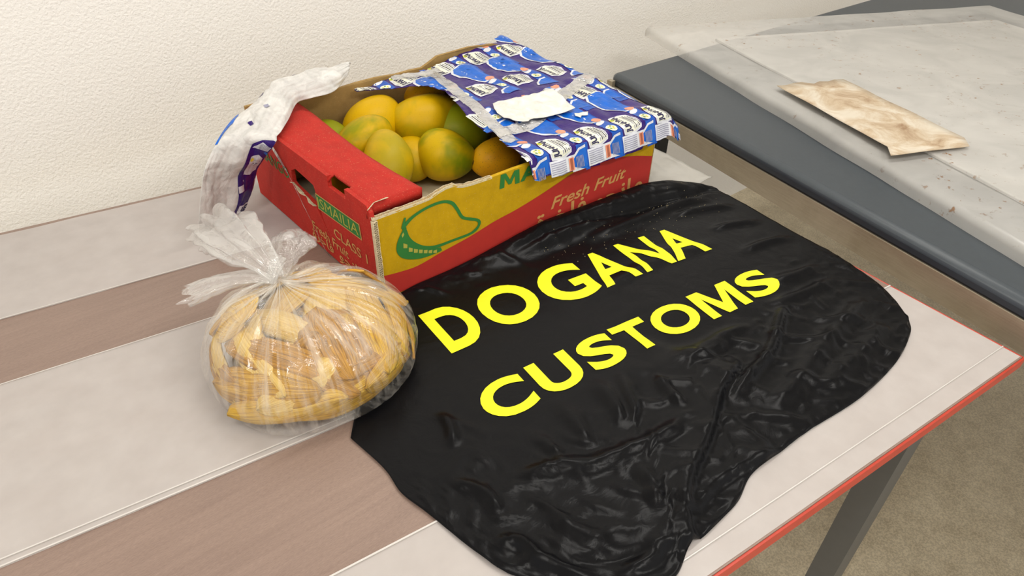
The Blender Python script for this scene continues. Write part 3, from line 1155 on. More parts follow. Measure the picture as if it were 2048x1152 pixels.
GREEN, OLIVE, YEL, GOLD, PALE = lin(104, 118, 10), lin(140, 138, 4), lin(206, 164, 0), lin(196, 140, 20), lin(190, 172, 62)
mm = {
    'bright': mat_mango('bright_yellow_mango_skin', lin(200, 160, 4), lin(166, 148, 6), 0.62, 8),
    'gold': mat_mango('golden_mango_skin', YEL, lin(214, 172, 4), 0.5, 1),
    'mixed': mat_mango('yellow_green_mango_skin', YEL, OLIVE, 0.52, 2),
    'greenish': mat_mango('green_mango_skin', lin(122, 134, 8), lin(200, 166, 8), 0.45, 3),
    'green': mat_mango('dull_green_mango_skin', lin(140, 146, 18), lin(168, 156, 18), 0.60, 4),
    'pale': mat_mango('pale_yellow_mango_skin', lin(202, 164, 12), lin(170, 150, 22), 0.5, 5),
    'ochre': mat_mango('ochre_mango_skin', lin(236, 176, 22), lin(218, 156, 20), 0.5, 6, 1.0),
}


def mango(loc, ln, wd, rot, kind, label, seed, scar=None):
    rt_ = empty('mango', loc, label, 'mango', 'mangoes in the fruit box')
    rt_.rotation_euler = [math.radians(a) for a in rot]
    o = bm_obj('flesh', mango_mesh('flesh', ln, wd, seed), mm[kind], None, True)
    o.name = 'skin'
    o.parent = rt_
    sc_ = bmesh.new()
    bmesh.ops.create_uvsphere(sc_, u_segments=12, v_segments=6, radius=0.0055)
    for v in sc_.verts:
        v.co = Vector((v.co.x * 0.45 + ln / 2 * 0.975, v.co.y + 0.12 * wd * 0.65, v.co.z))
    s = bm_obj('stalk_scar', sc_, M['stalk'], None, True)
    s.parent = rt_
    return rt_


mango((0.203, 0.338, 0.095), 0.122, 0.086, (10, -8, 22), 'gold', 'golden mango under the torn film tip, at the box back wall', 11)
mango((0.150, 0.276, 0.098), 0.116, 0.074, (-20, -6, 20), 'mixed', 'yellow and green mango by the ledge, left of the round yellow one', 12)
mango((0.290, 0.302, 0.088), 0.152, 0.092, (15, 4, 6), 'bright', 'large bright yellow mango half shaded by the blue film', 13)
mango((0.143, 0.204, 0.086), 0.114, 0.080, (10, -30, 52), 'pale', 'pale yellow mango leaning against the inner side of the red ledge', 14)
mango((0.224, 0.262, 0.050), 0.100, 0.074, (0, -5, 70), 'bright', 'deep yellow mango wedged low behind the pale one', 15)
mango((0.259, 0.213, 0.062), 0.102, 0.089, (15, 6, -64), 'greenish', 'green and yellow mango with dark stalk end, nearest on the liner board', 16)
mango((0.340, 0.270, 0.070), 0.130, 0.094, (20, 0, 4), 'green', 'dull green mango mostly in shade under the blue film', 17)
mango((0.337, 0.168, 0.054), 0.104, 0.070, (-5, 0, 12), 'ochre', 'speckled ochre mango beside the front wall under the film edge', 18)
mango((0.322, 0.356, 0.108), 0.085, 0.060, (0, 0, 10), 'ochre', 'brownish mango at the back showing only its top', 19)
mango((0.115, 0.345, 0.078), 0.110, 0.074, (0, 0, 70), 'green', 'green mango in the far left corner behind the red ledge', 20)
mango((0.052, 0.190, 0.066), 0.105, 0.076, (0, 0, 80), 'mixed', 'yellow-green mango seen through the tear in the red end panel', 21)
mango((0.050, 0.082, 0.052), 0.105, 0.076, (0, 0, 85), 'pale', 'mango seen through the hand hole of the red end panel', 22)

# ------------------------------------------------------------------ blue film over the box
def film_z(s, t):
    z = 0.1365 + 0.013 * smooth(0.04, 0.2, t) + 0.012 * smooth(0.28, 0.42, t) * smooth(0.3, 0.48, s)
    z = z + 0.0034 * noise.noise((s * 22, t * 22, 0.0)) * smooth(0.0, 0.06, t) + 0.0040 * (abs(noise.noise((s * 34 + 5, t * 20, 2.0))) - .3) * smooth(0.0, 0.05, t)
    z = z + 0.0012 * noise.noise((s * 90, t * 70, 4.0))
    z = z + 0.002 * smooth(0.33, 0.25, s) * smooth(0.34, 0.2, t)        # free torn edge curls up
    z = z - 0.008 * smooth(0.30, 0.20, s) * smooth(0.28, 0.36, t)
    return float(z)


def film(s, t, off=0.0):
    """lay the flat film coordinates (s, t) over the box: bends down over the front wall and the right end"""
    R_ = 0.007
    x, y, z = s, t, 0.0
    n = Vector((0, 0, 1))
    zb = film_z(s, max(t, 0.0))
    if t < 0:
        d = -t
        a = min(d / R_, 1.35)
        rest = max(0, d - R_ * 1.35)
        y = -R_ * math.sin(a) - rest * math.cos(1.35) - 0.0015
        z = -(R_ * (1 - math.cos(a)) + rest * math.sin(1.35))
        n = Vector((0, -math.sin(a), math.cos(a)))
        wv = smooth(0.008, 0.04, d)
        y += wv * (0.004 * noise.noise((s * 38, 1, 1)) - 0.003)
    if s > 0.543:
        d = s - 0.543
        R2, am = 0.03, 0.75
        a = min(d / R2, am)
        rest = max(0, d - R2 * am)
        x = 0.543 + R2 * math.sin(a) + rest * math.cos(am)
        z -= R2 * (1 - math.cos(a)) + rest * math.sin(am)
        n = (n + Vector((math.sin(a), 0, 0))).normalized()
    return (x + n.x * off, y + n.y * off, zb + z + n.z * off)


FO = [(0.253, -0.033), (0.262, -0.036), (0.285, -0.035), (0.307, -0.040), (0.350, -0.041), (0.387, -0.046), (0.388, -0.043), (0.44, -0.045), (0.486, -0.047), (0.49, -0.043), (0.530, -0.043), (0.548, -0.040),
      (0.60, -0.028), (0.604, -0.02), (0.588, 0.03), (0.578, 0.07), (0.573, 0.12), (0.568, 0.165), (0.560, 0.178), (0.568, 0.20), (0.570, 0.27), (0.573, 0.35), (0.566, 0.41), (0.548, 0.424),
      (0.530, 0.416), (0.52, 0.398), (0.50, 0.400), (0.455, 0.392), (0.40, 0.380), (0.35, 0.372), (0.31, 0.366), (0.25, 0.378), (0.205, 0.375), (0.188, 0.372),
      (0.188, 0.362), (0.200, 0.360), (0.212, 0.352), (0.235, 0.348), (0.248, 0.335), (0.272, 0.315), (0.290, 0.286), (0.298, 0.262), (0.288, 0.226), (0.276, 0.196), (0.264, 0.156), (0.259, 0.12), (0.258, 0.098),
      (0.268, 0.0955), (0.266, 0.078), (0.258, 0.052), (0.256, 0.03), (0.250, 0.004), (0.252, -0.015)]
ft = empty('blue_film', (0.42, 0.2, 0.13), 'shiny blue and indigo printed packaging film draped over the box', 'packaging film')
FV, FF = [], []
tri = tessellate_polygon([[Vector((u, v, 0)) for u, v in FO]])
V2, F2 = slice2d(FO, [tuple(t) for t in tri], 0.006)
base = mesh_obj('film_sheet', [film(u, v) for u, v in V2], F2, M['f_purple'], ft, True)
solid(base, 0.0005, -1)
fm = [M['f_mid'], M['f_white'], M['f_blue'], M['f_cream'], M['f_orange'], M['f_yellow'], M['f_dark'], M['f_grey'], M['f_green'], M['f_brown']]
fz = {0: 0.0005, 1: 0.0007, 2: 0.0009, 3: 0.0011, 4: 0.0012, 5: 0.0013, 6: 0.0015, 7: 0.0014, 8: 0.0015, 9: 0.0014}


def sh_poly(pts, ox, oy, k=1.0):
    cx = sum(p[0] for p in pts) / len(pts)
    cy = sum(p[1] for p in pts) / len(pts)
    return [(ox + cx + (p[0] - cx) * k, oy + cy + (p[1] - cy) * k) for p in pts]


def milk_cell(P, ox, oy, front_row=False):
    P.poly([(ox + .030, oy - .060), (ox + .0535, oy - .060), (ox + .0535, oy + .065), (ox + .030, oy + .065)], 0)
    pan = [(.051, .030), (.050, .104), (.034, .109), (.016, .103), (.006, .088), (.007, .068), (.016, .046), (.030, .030)]
    wide = [(.050, .026), (.050, .106), (.034, .1125), (.0135, .107), (.002, .090), (.003, .067), (.013, .043), (.028, .026)]
    P.poly([(ox + a, oy + b) for a, b in wide], 1)
    P.poly([(ox + a, oy + b) for a, b in pan], 2)
    # bread roll and milk splash
    P.ellipse(ox + .044, oy + .033, .009, .007, 4, 10)
    P.ellipse(ox + .040, oy + .020, .0115, .0055, 1, 12, 0.4)
    # label with its name
    lab = [(-.020, -.024), (.004, -.026), (.020, -.020), (.024, .0), (.019, .018), (.006, .025), (-.016, .024), (-.021, .012), (-.0225, -.008)]
    P.poly([(ox + a, oy + b) for a, b in lab], 1)
    P.poly(sh_poly(lab, ox, oy, 0.86), 3)
    P.text('JUHAYNA', lambda u, v: (ox - .0005 - .0150 * v, oy - .0215 + .043 * u), 6, 0.045)
    for k in range(5):
        P.poly([(ox + .003 + .0038 * k, oy - .019 + .001 * k), (ox + .0046 + .0038 * k, oy - .019 + .001 * k), (ox + .0046 + .0038 * k, oy + .018 - .002 * k), (ox + .003 + .0038 * k, oy + .018 - .002 * k)], 6 if k % 2 else 7)
    P.ellipse(ox - .016, oy + .015, .0042, .0042, 5, 8)
    P.ellipse(ox - .016, oy + .015, .002, .002, 8, 6)
    # round flower badge
    P.ellipse(ox + .040, oy - .004, .0095, .0085, 3, 14)
    for k in range(5):
        P.ellipse(ox + .040 + .0042 * math.cos(k * 1.257), oy - .004 + .004 * math.sin(k * 1.257), .0019, .0019, 8 if k % 2 else 5, 6)
    # lower blue corner with white line
    P.poly([(ox + .048, oy - .016), (ox + .048, oy - .052), (ox + .012, oy - .040), (ox + .018, oy - .030), (ox + .034, oy - .018)], 1)
    P.poly([(ox + .048, oy - .020), (ox + .048, oy - .052), (ox + .0165, oy - .041), (ox + .022, oy - .031), (ox + .036, oy - .021)], 2)
    if front_row:
        P.poly([(ox - .026, oy - .050), (ox + .044, oy - .050), (ox + .044, oy - .025), (ox - .026, oy - .025)], 1)
        for k in range(7):
            b = oy - .047 + .003 * k
            P.poly([(ox - .024, b), (ox + .006, b), (ox + .006, b + .0012), (ox - .024, b + .0012)], 7)
        P.poly([(ox + .012, oy - .047), (ox + .022, oy - .047), (ox + .022, oy - .028), (ox + .012, oy - .028)], 4)
        P.poly([(ox + .0145, oy - .046), (ox + .0195, oy - .046), (ox + .0195, oy - .029), (ox + .0145, oy - .029)], 9)
        for k in range(6):
            P.poly([(ox + .0265 + .0026 * k, oy - .046), (ox + .0278 + .0026 * k, oy - .046), (ox + .0278 + .0026 * k, oy - .029), (ox + .0265 + .0026 * k, oy - .029)], 7)


P = Layer()
for k in range(-1, 5):
    milk_cell(P, 0.313 + 0.0775 * k, 0.008, True)
for k in range(-1, 4):
    milk_cell(P, 0.338 + 0.0775 * k, 0.133)
near_clip = [(u, min(v, 0.170)) for u, v in FO if v < 0.21]
clipA = [p for p in FO if p[1] <= 0.179]
P.lay('printed_pattern', lambda u, v, mi: film(u, v, fz[mi]), fm, ft, 0.0065, clipA)
P = Layer()
for j in range(2):
    for k in range(-2, 4):
        milk_cell(P, 0.352 + 0.080 * k + 0.004 * j, 0.232 + 0.122 * j)
clipB = [p for p in FO if p[1] >= 0.178]
P.lay('printed_pattern', lambda u, v, mi: film(u, v, fz[mi]), fm, ft, 0.0065, clipB)
# clear tapes
def strip(name, pts, wd, off, mat, parent, n=50):
    c = catmull([(a, b, 0) for a, b in pts], n)
    V = []
    for i in range(n):
        d = c[min(i + 1, n - 1)] - c[max(i - 1, 0)]
        nn = np.array((-d[1], d[0])) / (np.hypot(d[0], d[1]) + 1e-9)
        for s in np.linspace(-1, 1, 7):
            q = c[i][:2] + nn * s * wd
            V.append(film(q[0], q[1], off + 0.0022 * abs(noise.noise((q[0] * 110, q[1] * 110, 3)))))
    return mesh_obj(name, V, grid_faces(7, n), mat, parent, True)


strip('clear_tape', [(0.330, 0.352), (0.314, 0.27), (0.296, 0.19), (0.280, 0.11), (0.270, 0.05)], 0.011, 0.0022, M['tape'], ft)
strip('clear_tape', [(0.266, 0.085), (0.33, 0.082), (0.40, 0.110), (0.47, 0.142), (0.565, 0.172)], 0.012, 0.0030, M['tape'], ft)
strip('clear_tape', [(0.262, 0.370), (0.31, 0.352), (0.35, 0.355)], 0.010, 0.0018, M['tape'], ft)
# torn paper patch
tp_ = [(0.318, 0.159), (0.343, 0.160), (0.391, 0.154), (0.435, 0.156), (0.442, 0.149), (0.434, 0.12), (0.428, 0.083), (0.41, 0.078), (0.390, 0.083), (0.376, 0.078), (0.358, 0.082), (0.345, 0.090), (0.33, 0.086), (0.31, 0.097), (0.301, 0.109), (0.304, 0.13), (0.311, 0.147)]
V2, F2 = slice2d(tp_, [tuple(t) for t in tessellate_polygon([[Vector((u, v, 0)) for u, v in tp_]])], 0.006)
tpo = mesh_obj('torn_paper', [film(u, v, 0.0060 + 0.0030 * abs(noise.noise((u * 60 + v * 30, v * 70, 8)))) for u, v in V2], F2, M['torn'], None, True)
solid(tpo, 0.0006)
tag(tpo, 'torn scrap of white paper stuck on the blue film', 'paper')
tp2 = [(0.410, 0.064), (0.416, 0.072), (0.424, 0.070), (0.436, 0.072), (0.443, 0.068), (0.436, 0.061), (0.424, 0.063), (0.416, 0.057)]
V2, F2 = slice2d(tp2, [tuple(t) for t in tessellate_polygon([[Vector((u, v, 0)) for u, v in tp2]])], 0.006)
o = solid(mesh_obj('torn_paper', [film(u, v, 0.0032) for u, v in V2], F2, M['torn'], None, True), 0.0005)
tag(o, 'tiny white paper shred on a blue panel of the film', 'paper')

# ------------------------------------------------------------------ white wrapper at the back left corner
rows = [
    [(.203, .402, .176), (.198, .394, .181), (.190, .384, .180), (.180, .372, .170)],
    [(.143, .398, .172), (.141, .378, .188), (.138, .352, .184), (.133, .334, .163)],
    [(.089, .378, .172), (.091, .366, .188), (.093, .348, .182), (.095, .336, .160)],
    [(.043, .374, .168), (.050, .362, .182), (.060, .350, .178), (.071, .340, .156)],
    [(.001, .356, .160), (.010, .335, .172), (.022, .312, .170), (.034, .294, .153)],
    [(-.035, .330, .158), (-.022, .305, .166), (-.008, .280, .164), (.005, .262, .149)],
    [(-.075, .290, .150), (-.052, .280, .155), (-.030, .268, .150), (-.010, .254, .138)],
    [(-.105, .280, .120), (-.075, .282, .125), (-.042, .278, .122), (-.015, .284, .112)],
    [(-.122, .280, .080), (-.090, .290, .088), (-.052, .298, .085), (-.020, .318, .080)],
    [(-.132, .288, .040), (-.098, .300, .046), (-.058, .315, .044), (-.028, .340, .040)],
    [(-.138, .300, .008), (-.108, .312, .009), (-.075, .325, .008), (-.050, .342, .006)],
]
NR, NC = 180, 66
R0 = np.array(rows)
colsp = np.stack([catmull(R0[:, c], NR) for c in range(4)], 1)
G = np.stack([catmull(colsp[r], NC) for r in range(NR)], 0)
du = np.gradient(G, axis=0)
dv = np.gradient(G, axis=1)
nn = np.cross(du, dv)
nn /= np.linalg.norm(nn, axis=2, keepdims=True) + 1e-9
ctr_in = np.array((0.09, 0.37, 0.03))
if ((G - ctr_in) * nn).sum() < 0:
    nn = -nn
G0 = G.copy()
for r in range(NR):
    for c in range(NC):
        x, y, z = G0[r, c]
        k = min(1, c / 8, (NC - 1 - c) / 8 + .15)
        q = (x * 20 + z * 9, y * 20, z * 22)
        wq = Vector((x * 13 + z * 5, y * 13, z * 11)) + 0.5 * Vector((noise.noise(q), noise.noise((q[1], q[2], q[0] + 5)), 0))
        d1 = noise.voronoi(wq)[0]
        d2 = noise.voronoi(wq * 2.7 + Vector((4, 9, 2)))[0]
        h = 0.013 * (min(.34, d1[1] - d1[0]) - .17) + 0.0030 * (min(.26, d2[1] - d2[0]) - .13) + 0.006 * noise.noise(q) + 0.0035 * (abs(noise.noise((c / NC * 7, r / NR * 2.2, 3.0))) - .2)
        G[r, c] += nn[r, c] * h * k
        if G[r, c, 0] > -0.004:
            G[r, c, 2] = max(G[r, c, 2], 0.150)
        G[r, c, 2] = max(G[r, c, 2], 0.003)
wr = empty('white_wrapper', (-0.06, 0.31, 0.0), 'crumpled white wrapper peeled off the far left corner of the box', 'wrapper')
wo = mesh_obj('wrapper_sheet', G.reshape(-1, 3), grid_faces(NC, NR), M['paper'], wr, True)
solid(wo, 0.0006)


def wrap_pt(u, v, off):
    """u along the wrapper from tip to foot, v from outer to inner edge"""
    r = min(max(u, 0), .9999) * (NR - 1)
    c = min(max(v, 0), .9999) * (NC - 1)
    i, j = int(r), int(c)
    a, b = r - i, c - j
    f = lambda A: A[i, j] * (1 - a) * (1 - b) + A[i + 1, j] * a * (1 - b) + A[i, j + 1] * (1 - a) * b + A[i + 1, j + 1] * a * b
    p = f(G) + f(nn) * off
    return tuple(p)


P = Layer()
U = lambda u: u  # along
P.poly([(.57, .96), (.60, .80), (.64, .68), (.70, .64), (.80, .62), (.90, .61), (.985, .60), (.985, .99), (.80, .995), (.66, 1.0), (.57, 1.0)], 0)
P.poly([(.612, .82), (.662, .70), (.662, .97), (.625, .985)], 1)
for k in range(5):
    P.poly([(.622 + .008 * k, .80), (.625 + .008 * k, .80), (.625 + .008 * k, .965), (.622 + .008 * k, .965)], 4)
P.poly([(.668, .93), (.682, .93), (.690, .995), (.674, .995)], 2)
P.poly([(.706, .72), (.80, .70), (.812, .83), (.80, .955), (.712, .95), (.694, .85)], 1)
P.text('JUHAYNA', lambda u, v: (.798 - .086 * u, .92 - .12 * v), 0, 0.03)
P.ellipse(.722, .755, .009, .035, 3, 8)
P.poly([(.845, .62), (.872, .62), (.872, .72), (.845, .72)], 1)
P.poly([(.845, .955), (.895, .955), (.895, .985), (.845, .985)], 1)
P.poly([(.945, .68), (.985, .68), (.985, .985), (.945, .985)], 1)
P.text('LE', lambda u, v: (.982 - .03 * v, .76 + .16 * u), 5, 0.05)
wz = {0: .0008, 1: .0011, 2: .0010, 3: .0014, 4: .0013, 5: .0014}
WM = [M['f_purple'], M['f_white'], M['f_blue'], M['f_yellow'], M['f_grey'], M['f_dark']]
P.lay('printed_margin', lambda u, v, mi: wrap_pt(u, v, wz[mi]), WM, wr, 0.02)
P = Layer()
P.poly([(.34, .22), (.36, .16), (.372, .22), (.357, .30)], 0)
P.poly([(.505, .42), (.52, .36), (.53, .44), (.522, .50)], 0)
P.poly([(.20, .30), (.212, .26), (.222, .33)], 4)
P.poly([(.40, .55), (.42, .50), (.43, .56), (.41, .62)], 4)
P.lay('printed_flecks', lambda u, v, mi: wrap_pt(u, v, wz[mi]), WM, wr, 0.02)['kind'] = 'stuff'
P = Layer()
P.poly([(.46, .0), (.62, .0), (.62, .05), (.54, .07), (.48, .06)], 2)
P.poly([(.52, .0), (.60, .0), (.60, .035), (.55, .045)], 0)
P.lay('printed_corner', lambda u, v, mi: wrap_pt(u, v, wz[mi]), WM, wr, 0.02)


# ------------------------------------------------------------------ black jacket: cloth relaxed onto the table
def jacket_grid():
    NU, NV = 168, 132
    topc = [(.013, -.0035), (.053, -.0035), (.12, -.0035), (.20, -.0045), (.30, -.006), (.38, -.009), (.44, -.012), (.506, -.016), (.56, -.036), (.61, -.048), (.632, -.070)]
    leftc = [(.013, -.0035), (-.03, -.045), (-.085, -.105), (-.135, -.165), (-.156, -.192)]
    botc = [(-.156, -.192), (-.150, -.25), (-.153, -.287), (-.146, -.325), (-.139, -.372), (-.130, -.415), (-.117, -.437), (-.094, -.474), (-.06, -.507), (-.016, -.518), (.020, -.506),
            (.038, -.508), (.065, -.507), (.10, -.504), (.138, -.493), (.189, -.495), (.24, -.497), (.336, -.507), (.43, -.503), (.50, -.487), (.53, -.470)]
    rightc = [(.632, -.070), (.626, -.131), (.616, -.196), (.607, -.257), (.597, -.329), (.574, -.41), (.53, -.470)]
    T_, B_ = resample(catmull(topc, 80), NU), resample(catmull(botc, 120), NU)
    L_, R_ = resample(catmull(leftc, 60), NV), resample(catmull(rightc, 60), NV)
    u = np.linspace(0, 1, NU)[None, :, None]
    v = np.linspace(0, 1, NV)[:, None, None]
    Cg = (1 - v) * T_[None] + v * B_[None] + (1 - u) * L_[:, None] + u * R_[:, None] - ((1 - u) * (1 - v) * T_[0] + u * (1 - v) * T_[-1] + (1 - u) * v * B_[0] + u * v * B_[-1])
    X = np.concatenate([Cg, np.zeros((NV, NU, 1))], 2)
    rs = np.random.RandomState(5)
    # smooth random start heights
    h = rs.rand(NV, NU) * 0.010
    for _ in range(5):
        h = (h + np.roll(h, 1, 0) + np.roll(h, -1, 0) + np.roll(h, 1, 1) + np.roll(h, -1, 1)) / 5
    X[..., 2] = 0.003 + h
    home = X.copy()
    # spare cloth: little where the lettering lies, more in the lower half
    ex = X[..., 0]
    ey = X[..., 1]
    lowness = smooth(-0.26, -0.36, ey)
    topness = smooth(-0.10, -0.04, ey)
    extra_u = 1.012 + 0.020 * lowness + 0.016 * topness
    extra_v = 1.012 + 0.022 * lowness + 0.020 * topness
    prev = X.copy()
    cons = []
    flat = lambda j, i: j * NU + i
    J, I = np.meshgrid(np.arange(NV), np.arange(NU), indexing='ij')

    def add(dj, di, sel, k, comp):
        j0, j1 = max(0, -dj), NV - max(0, dj)
        i0, i1 = max(0, -di), NU - max(0, di)
        jj, ii = J[j0:j1, i0:i1].ravel(), I[j0:j1, i0:i1].ravel()
        m = sel(jj, ii)
        a = flat(jj[m], ii[m])
        b = flat(jj[m] + dj, ii[m] + di)
        P0 = Cg.reshape(-1, 2)
        d = P0[b] - P0[a]
        eu, ev = extra_u.ravel()[a], extra_v.ravel()[a]
        w_ = abs(di) / (abs(di) + abs(dj))
        rest = np.linalg.norm(d, axis=1) * (eu * w_ + ev * (1 - w_))
        cons.append((a, b, rest, k, comp))

    for p in (0, 1):
        add(0, 1, lambda j, i, p=p: i % 2 == p, 1.0, True)
        add(1, 0, lambda j, i, p=p: j % 2 == p, 1.0, True)
        add(1, 1, lambda j, i, p=p: j % 2 == p, 0.5, True)
        add(1, -1, lambda j, i, p=p: j % 2 == p, 0.5, True)
        add(0, 3, lambda j, i, p=p: (i // 3) % 2 == p, 0.10, True)
        add(3, 0, lambda j, i, p=p: (j // 3) % 2 == p, 0.10, True)
    Xf, Pf, Hf = X.reshape(-1, 3), prev.reshape(-1, 3), home.reshape(-1, 3)
    edge = np.zeros((NV, NU), bool)
    edge[0], edge[-1], edge[:, 0], edge[:, -1] = True, True, True, True
    edge = edge.ravel()
    for it in range(90):
        vel = (Xf - Pf) * 0.90
        Pf[:] = Xf
        Xf += vel
        Xf[:, 2] -= 0.00006
        for sub in range(3):
            for a, b, rest, k, comp in cons:
                d = Xf[b] - Xf[a]
                ln = np.sqrt((d * d).sum(1)) + 1e-9
                c = (d * (0.5 * k * (ln - rest) / ln)[:, None])
                Xf[a] += c
                Xf[b] -= c
            Xf[edge, :2] = Hf[edge, :2]
            low = Xf[:, 2] < 0.0028
            Xf[low, 2] = 0.0028
            Xf[low, :2] += (Pf[low, :2] - Xf[low, :2]) * 0.3
            Xf[edge, 2] = np.minimum(Xf[edge, 2], 0.006)
            # light pull back to the laid-out position
            Xf[:, :2] += (Hf[:, :2] - Xf[:, :2]) * 0.004
            hi = Xf[:, 2] > 0.016
            Xf[hi, 2] = 0.016 + (Xf[hi, 2] - 0.016) * 0.9
    X = Xf.reshape(NV, NU, 3)
    return X, NU, NV


def seg_dist(px, py, line):
    """distance to a polyline, sign on its left side, and position along it"""
    best = np.full(px.shape, 9.0)
    sg = np.zeros(px.shape)
    al = np.zeros(px.shape)
    tot = 0.0
    for (x0, y0), (x1, y1) in zip(line[:-1], line[1:]):
        dx, dy = x1 - x0, y1 - y0
        ln = math.hypot(dx, dy)
        t = np.clip(((px - x0) * dx + (py - y0) * dy) / (ln * ln), 0, 1)
        d = np.hypot(px - x0 - t * dx, py - y0 - t * dy)
        s = np.sign((px - x0) * dy - (py - y0) * dx)
        m = d < best
        best = np.where(m, d, best)
        sg = np.where(m, s, sg)
        al = np.where(m, tot + t * ln, al)
        tot += ln
    return best, sg, al / tot


JX, JNU, JNV = jacket_grid()
px, py = JX[..., 0], JX[..., 1]


def ridge(line, hgt, wd, taper=0.2):
    l2 = catmull([(a, b, 0) for a, b in line], 40)[:, :2].tolist()
    d, s, al = seg_dist(px, py, l2)
    return hgt * np.exp(-(d / wd) ** 2) * smooth(0, taper, al) * smooth(1, 1 - taper, al)


def step(line, hgt, sharp, fall):
    """one layer of cloth ending on top of another: raised on the right-hand side of the line"""
    l2 = catmull([(a, b, 0) for a, b in line], 60)[:, :2].tolist()
    d, s, al = seg_dist(px, py, l2)
    sd = d * s
    return hgt * smooth(-sharp, sharp, sd) * np.exp(-np.maximum(sd, 0) / fall) * smooth(0, 0.15, al) * smooth(1.0, 0.97, al)


add_h = np.zeros_like(px)
# upper layer lying over the lower right layers
fold1 = [(.025, -.512), (.040, -.488), (.062, -.471), (.092, -.455), (.128, -.442), (.165, -.425), (.215, -.400), (.262, -.388), (.285, -.372)]
fold2 = [(.050, -.490), (.085, -.482), (.115, -.481), (.150, -.487), (.19, -.493)]
add_h += step(fold1[::-1], 0.013, 0.0055, 0.08)
add_h += step(fold2[::-1], 0.008, 0.005, 0.05)
add_h += ridge(fold1, 0.003, 0.004, 0.1)
add_h += ridge([(.205, -.418), (.255, -.405), (.315, -.395), (.37, -.372), (.43, -.345)], 0.011, 0.007)
add_h += ridge([(.22, -.455), (.30, -.446), (.38, -.430), (.46, -.420), (.54, -.41)], 0.009, 0.012)
add_h += ridge([(.30, -.470), (.40, -.468), (.50, -.455)], 0.007, 0.012)
# thick rolled edge along the box
add_h += ridge([(.30, -.060), (.38, -.066), (.46, -.072), (.54, -.082), (.60, -.10)], 0.009, 0.008, 0.3)
add_h += ridge([(.48, -.095), (.54, -.110), (.61, -.14)], 0.007, 0.007, 0.3)
# fold through the last letters
add_h += ridge([(.22, -.165), (.30, -.166), (.37, -.168), (.43, -.180), (.50, -.190)], 0.004, 0.009, 0.3)
add_h += ridge([(.33, -.135), (.39, -.152), (.45, -.176)], 0.004, 0.008, 0.3)
# pulled folds below the lower word
for ln_, hh, ww in (([(.055, -.288), (.045, -.33), (.030, -.37)], .008, .006), ([(.110, -.285), (.100, -.33), (.078, -.372)], .009, .007), ([(.145, -.295), (.115, -.345), (.09, -.378)], .008, .006),
                    ([(.00, -.305), (.00, -.34), (-.01, -.37)], .007, .005), ([(-.06, -.22), (-.066, -.25), (-.082, -.275)], .007, .006),
                    ([(-.03, -.375), (.02, -.385), (.06, -.395), (.10, -.405), (.16, -.400)], .009, .008), ([(-.06, -.345), (-.02, -.358), (.03, -.385)], .008, .007),
                    ([(.17, -.33), (.16, -.36), (.15, -.40)], .008, .006), ([(.21, -.337), (.25, -.347), (.31, -.347)], .008, .007), ([(.18, -.322), (.24, -.333), (.30, -.338), (.36, -.350)], .007, .007),
                    ([(.05, -.41), (.04, -.44), (.02, -.47)], .007, .006), ([(-.06, -.39), (-.05, -.43), (-.03, -.47)], .006, .008), ([(-.11, -.30), (-.09, -.34), (-.10, -.38)], .006, .006),
                    ([(-.127, -.405), (-.115, -.395), (-.100, -.405), (-.098, -.43), (-.085, -.455), (-.06, -.478)], .013, .006), ([(-.06, -.485), (-.02, -.492), (.01, -.485)], .010, .007),
                    ([(.44, -.30), (.50, -.32), (.56, -.33)], .008, .008), ([(.40, -.335), (.47, -.352), (.55, -.36)], .007, .007), ([(.48, -.23), (.54, -.24), (.60, -.26)], .006, .007), ([(.50, -.16), (.55, -.175), (.60, -.20)], .006, .006)):
    add_h += ridge(ln_, hh, ww, 0.35)
drop = np.hypot(px - px[0][None], py - py[0][None])
lift = 0.018 * smooth(0.10, 0.30, px) * smooth(0.625, 0.54, px) + 0.005 * smooth(0.0, 0.06, px) * smooth(0.64, 0.6, px)
roll_h = lift * (1 - smooth(0.012, 0.060, drop)) - 0.010 * np.exp(-((drop - 0.030 - 0.010 * np.sin(px * 16)) / 0.006) ** 2) * smooth(0.18, 0.3, px)
JX[..., 2] += add_h * 1.05 + roll_h
cr = np.array([[abs(noise.noise((x * 16, y * 16, 3.3))) * 0.6 + abs(noise.noise((x * 40, y * 40, 1.3))) * 0.25 for x, y in zip(rx, ry)] for rx, ry in zip(px, py)])
JX[..., 2] += (cr - 0.1) * 0.0018 * (0.5 + smooth(-0.25, -0.35, py))


def crease(x, y):
    """sharp thin creases that wander over the cloth"""
    wx, wy = x + 0.02 * noise.noise((x * 9, y * 9, 7.0)), y + 0.02 * noise.noise((x * 9, y * 9, 11.0))
    a = (1 - min(1, abs(noise.noise((wx * 17, wy * 17, 21.0))) * 5)) ** 2
    b = (1 - min(1, abs(noise.noise((wx * 30, wy * 30, 33.0))) * 5)) ** 2
    m = max(0.0, noise.noise((x * 8, y * 8, 40.0)) + 0.25)
    return m * (a * 0.0030 + b * 0.0016)


JX[..., 2] += np.array([[crease(x, y) for x, y in zip(rx, ry)] for rx, ry in zip(px, py)]) * (0.5 + 0.3 * smooth(-0.25, -0.33, py))
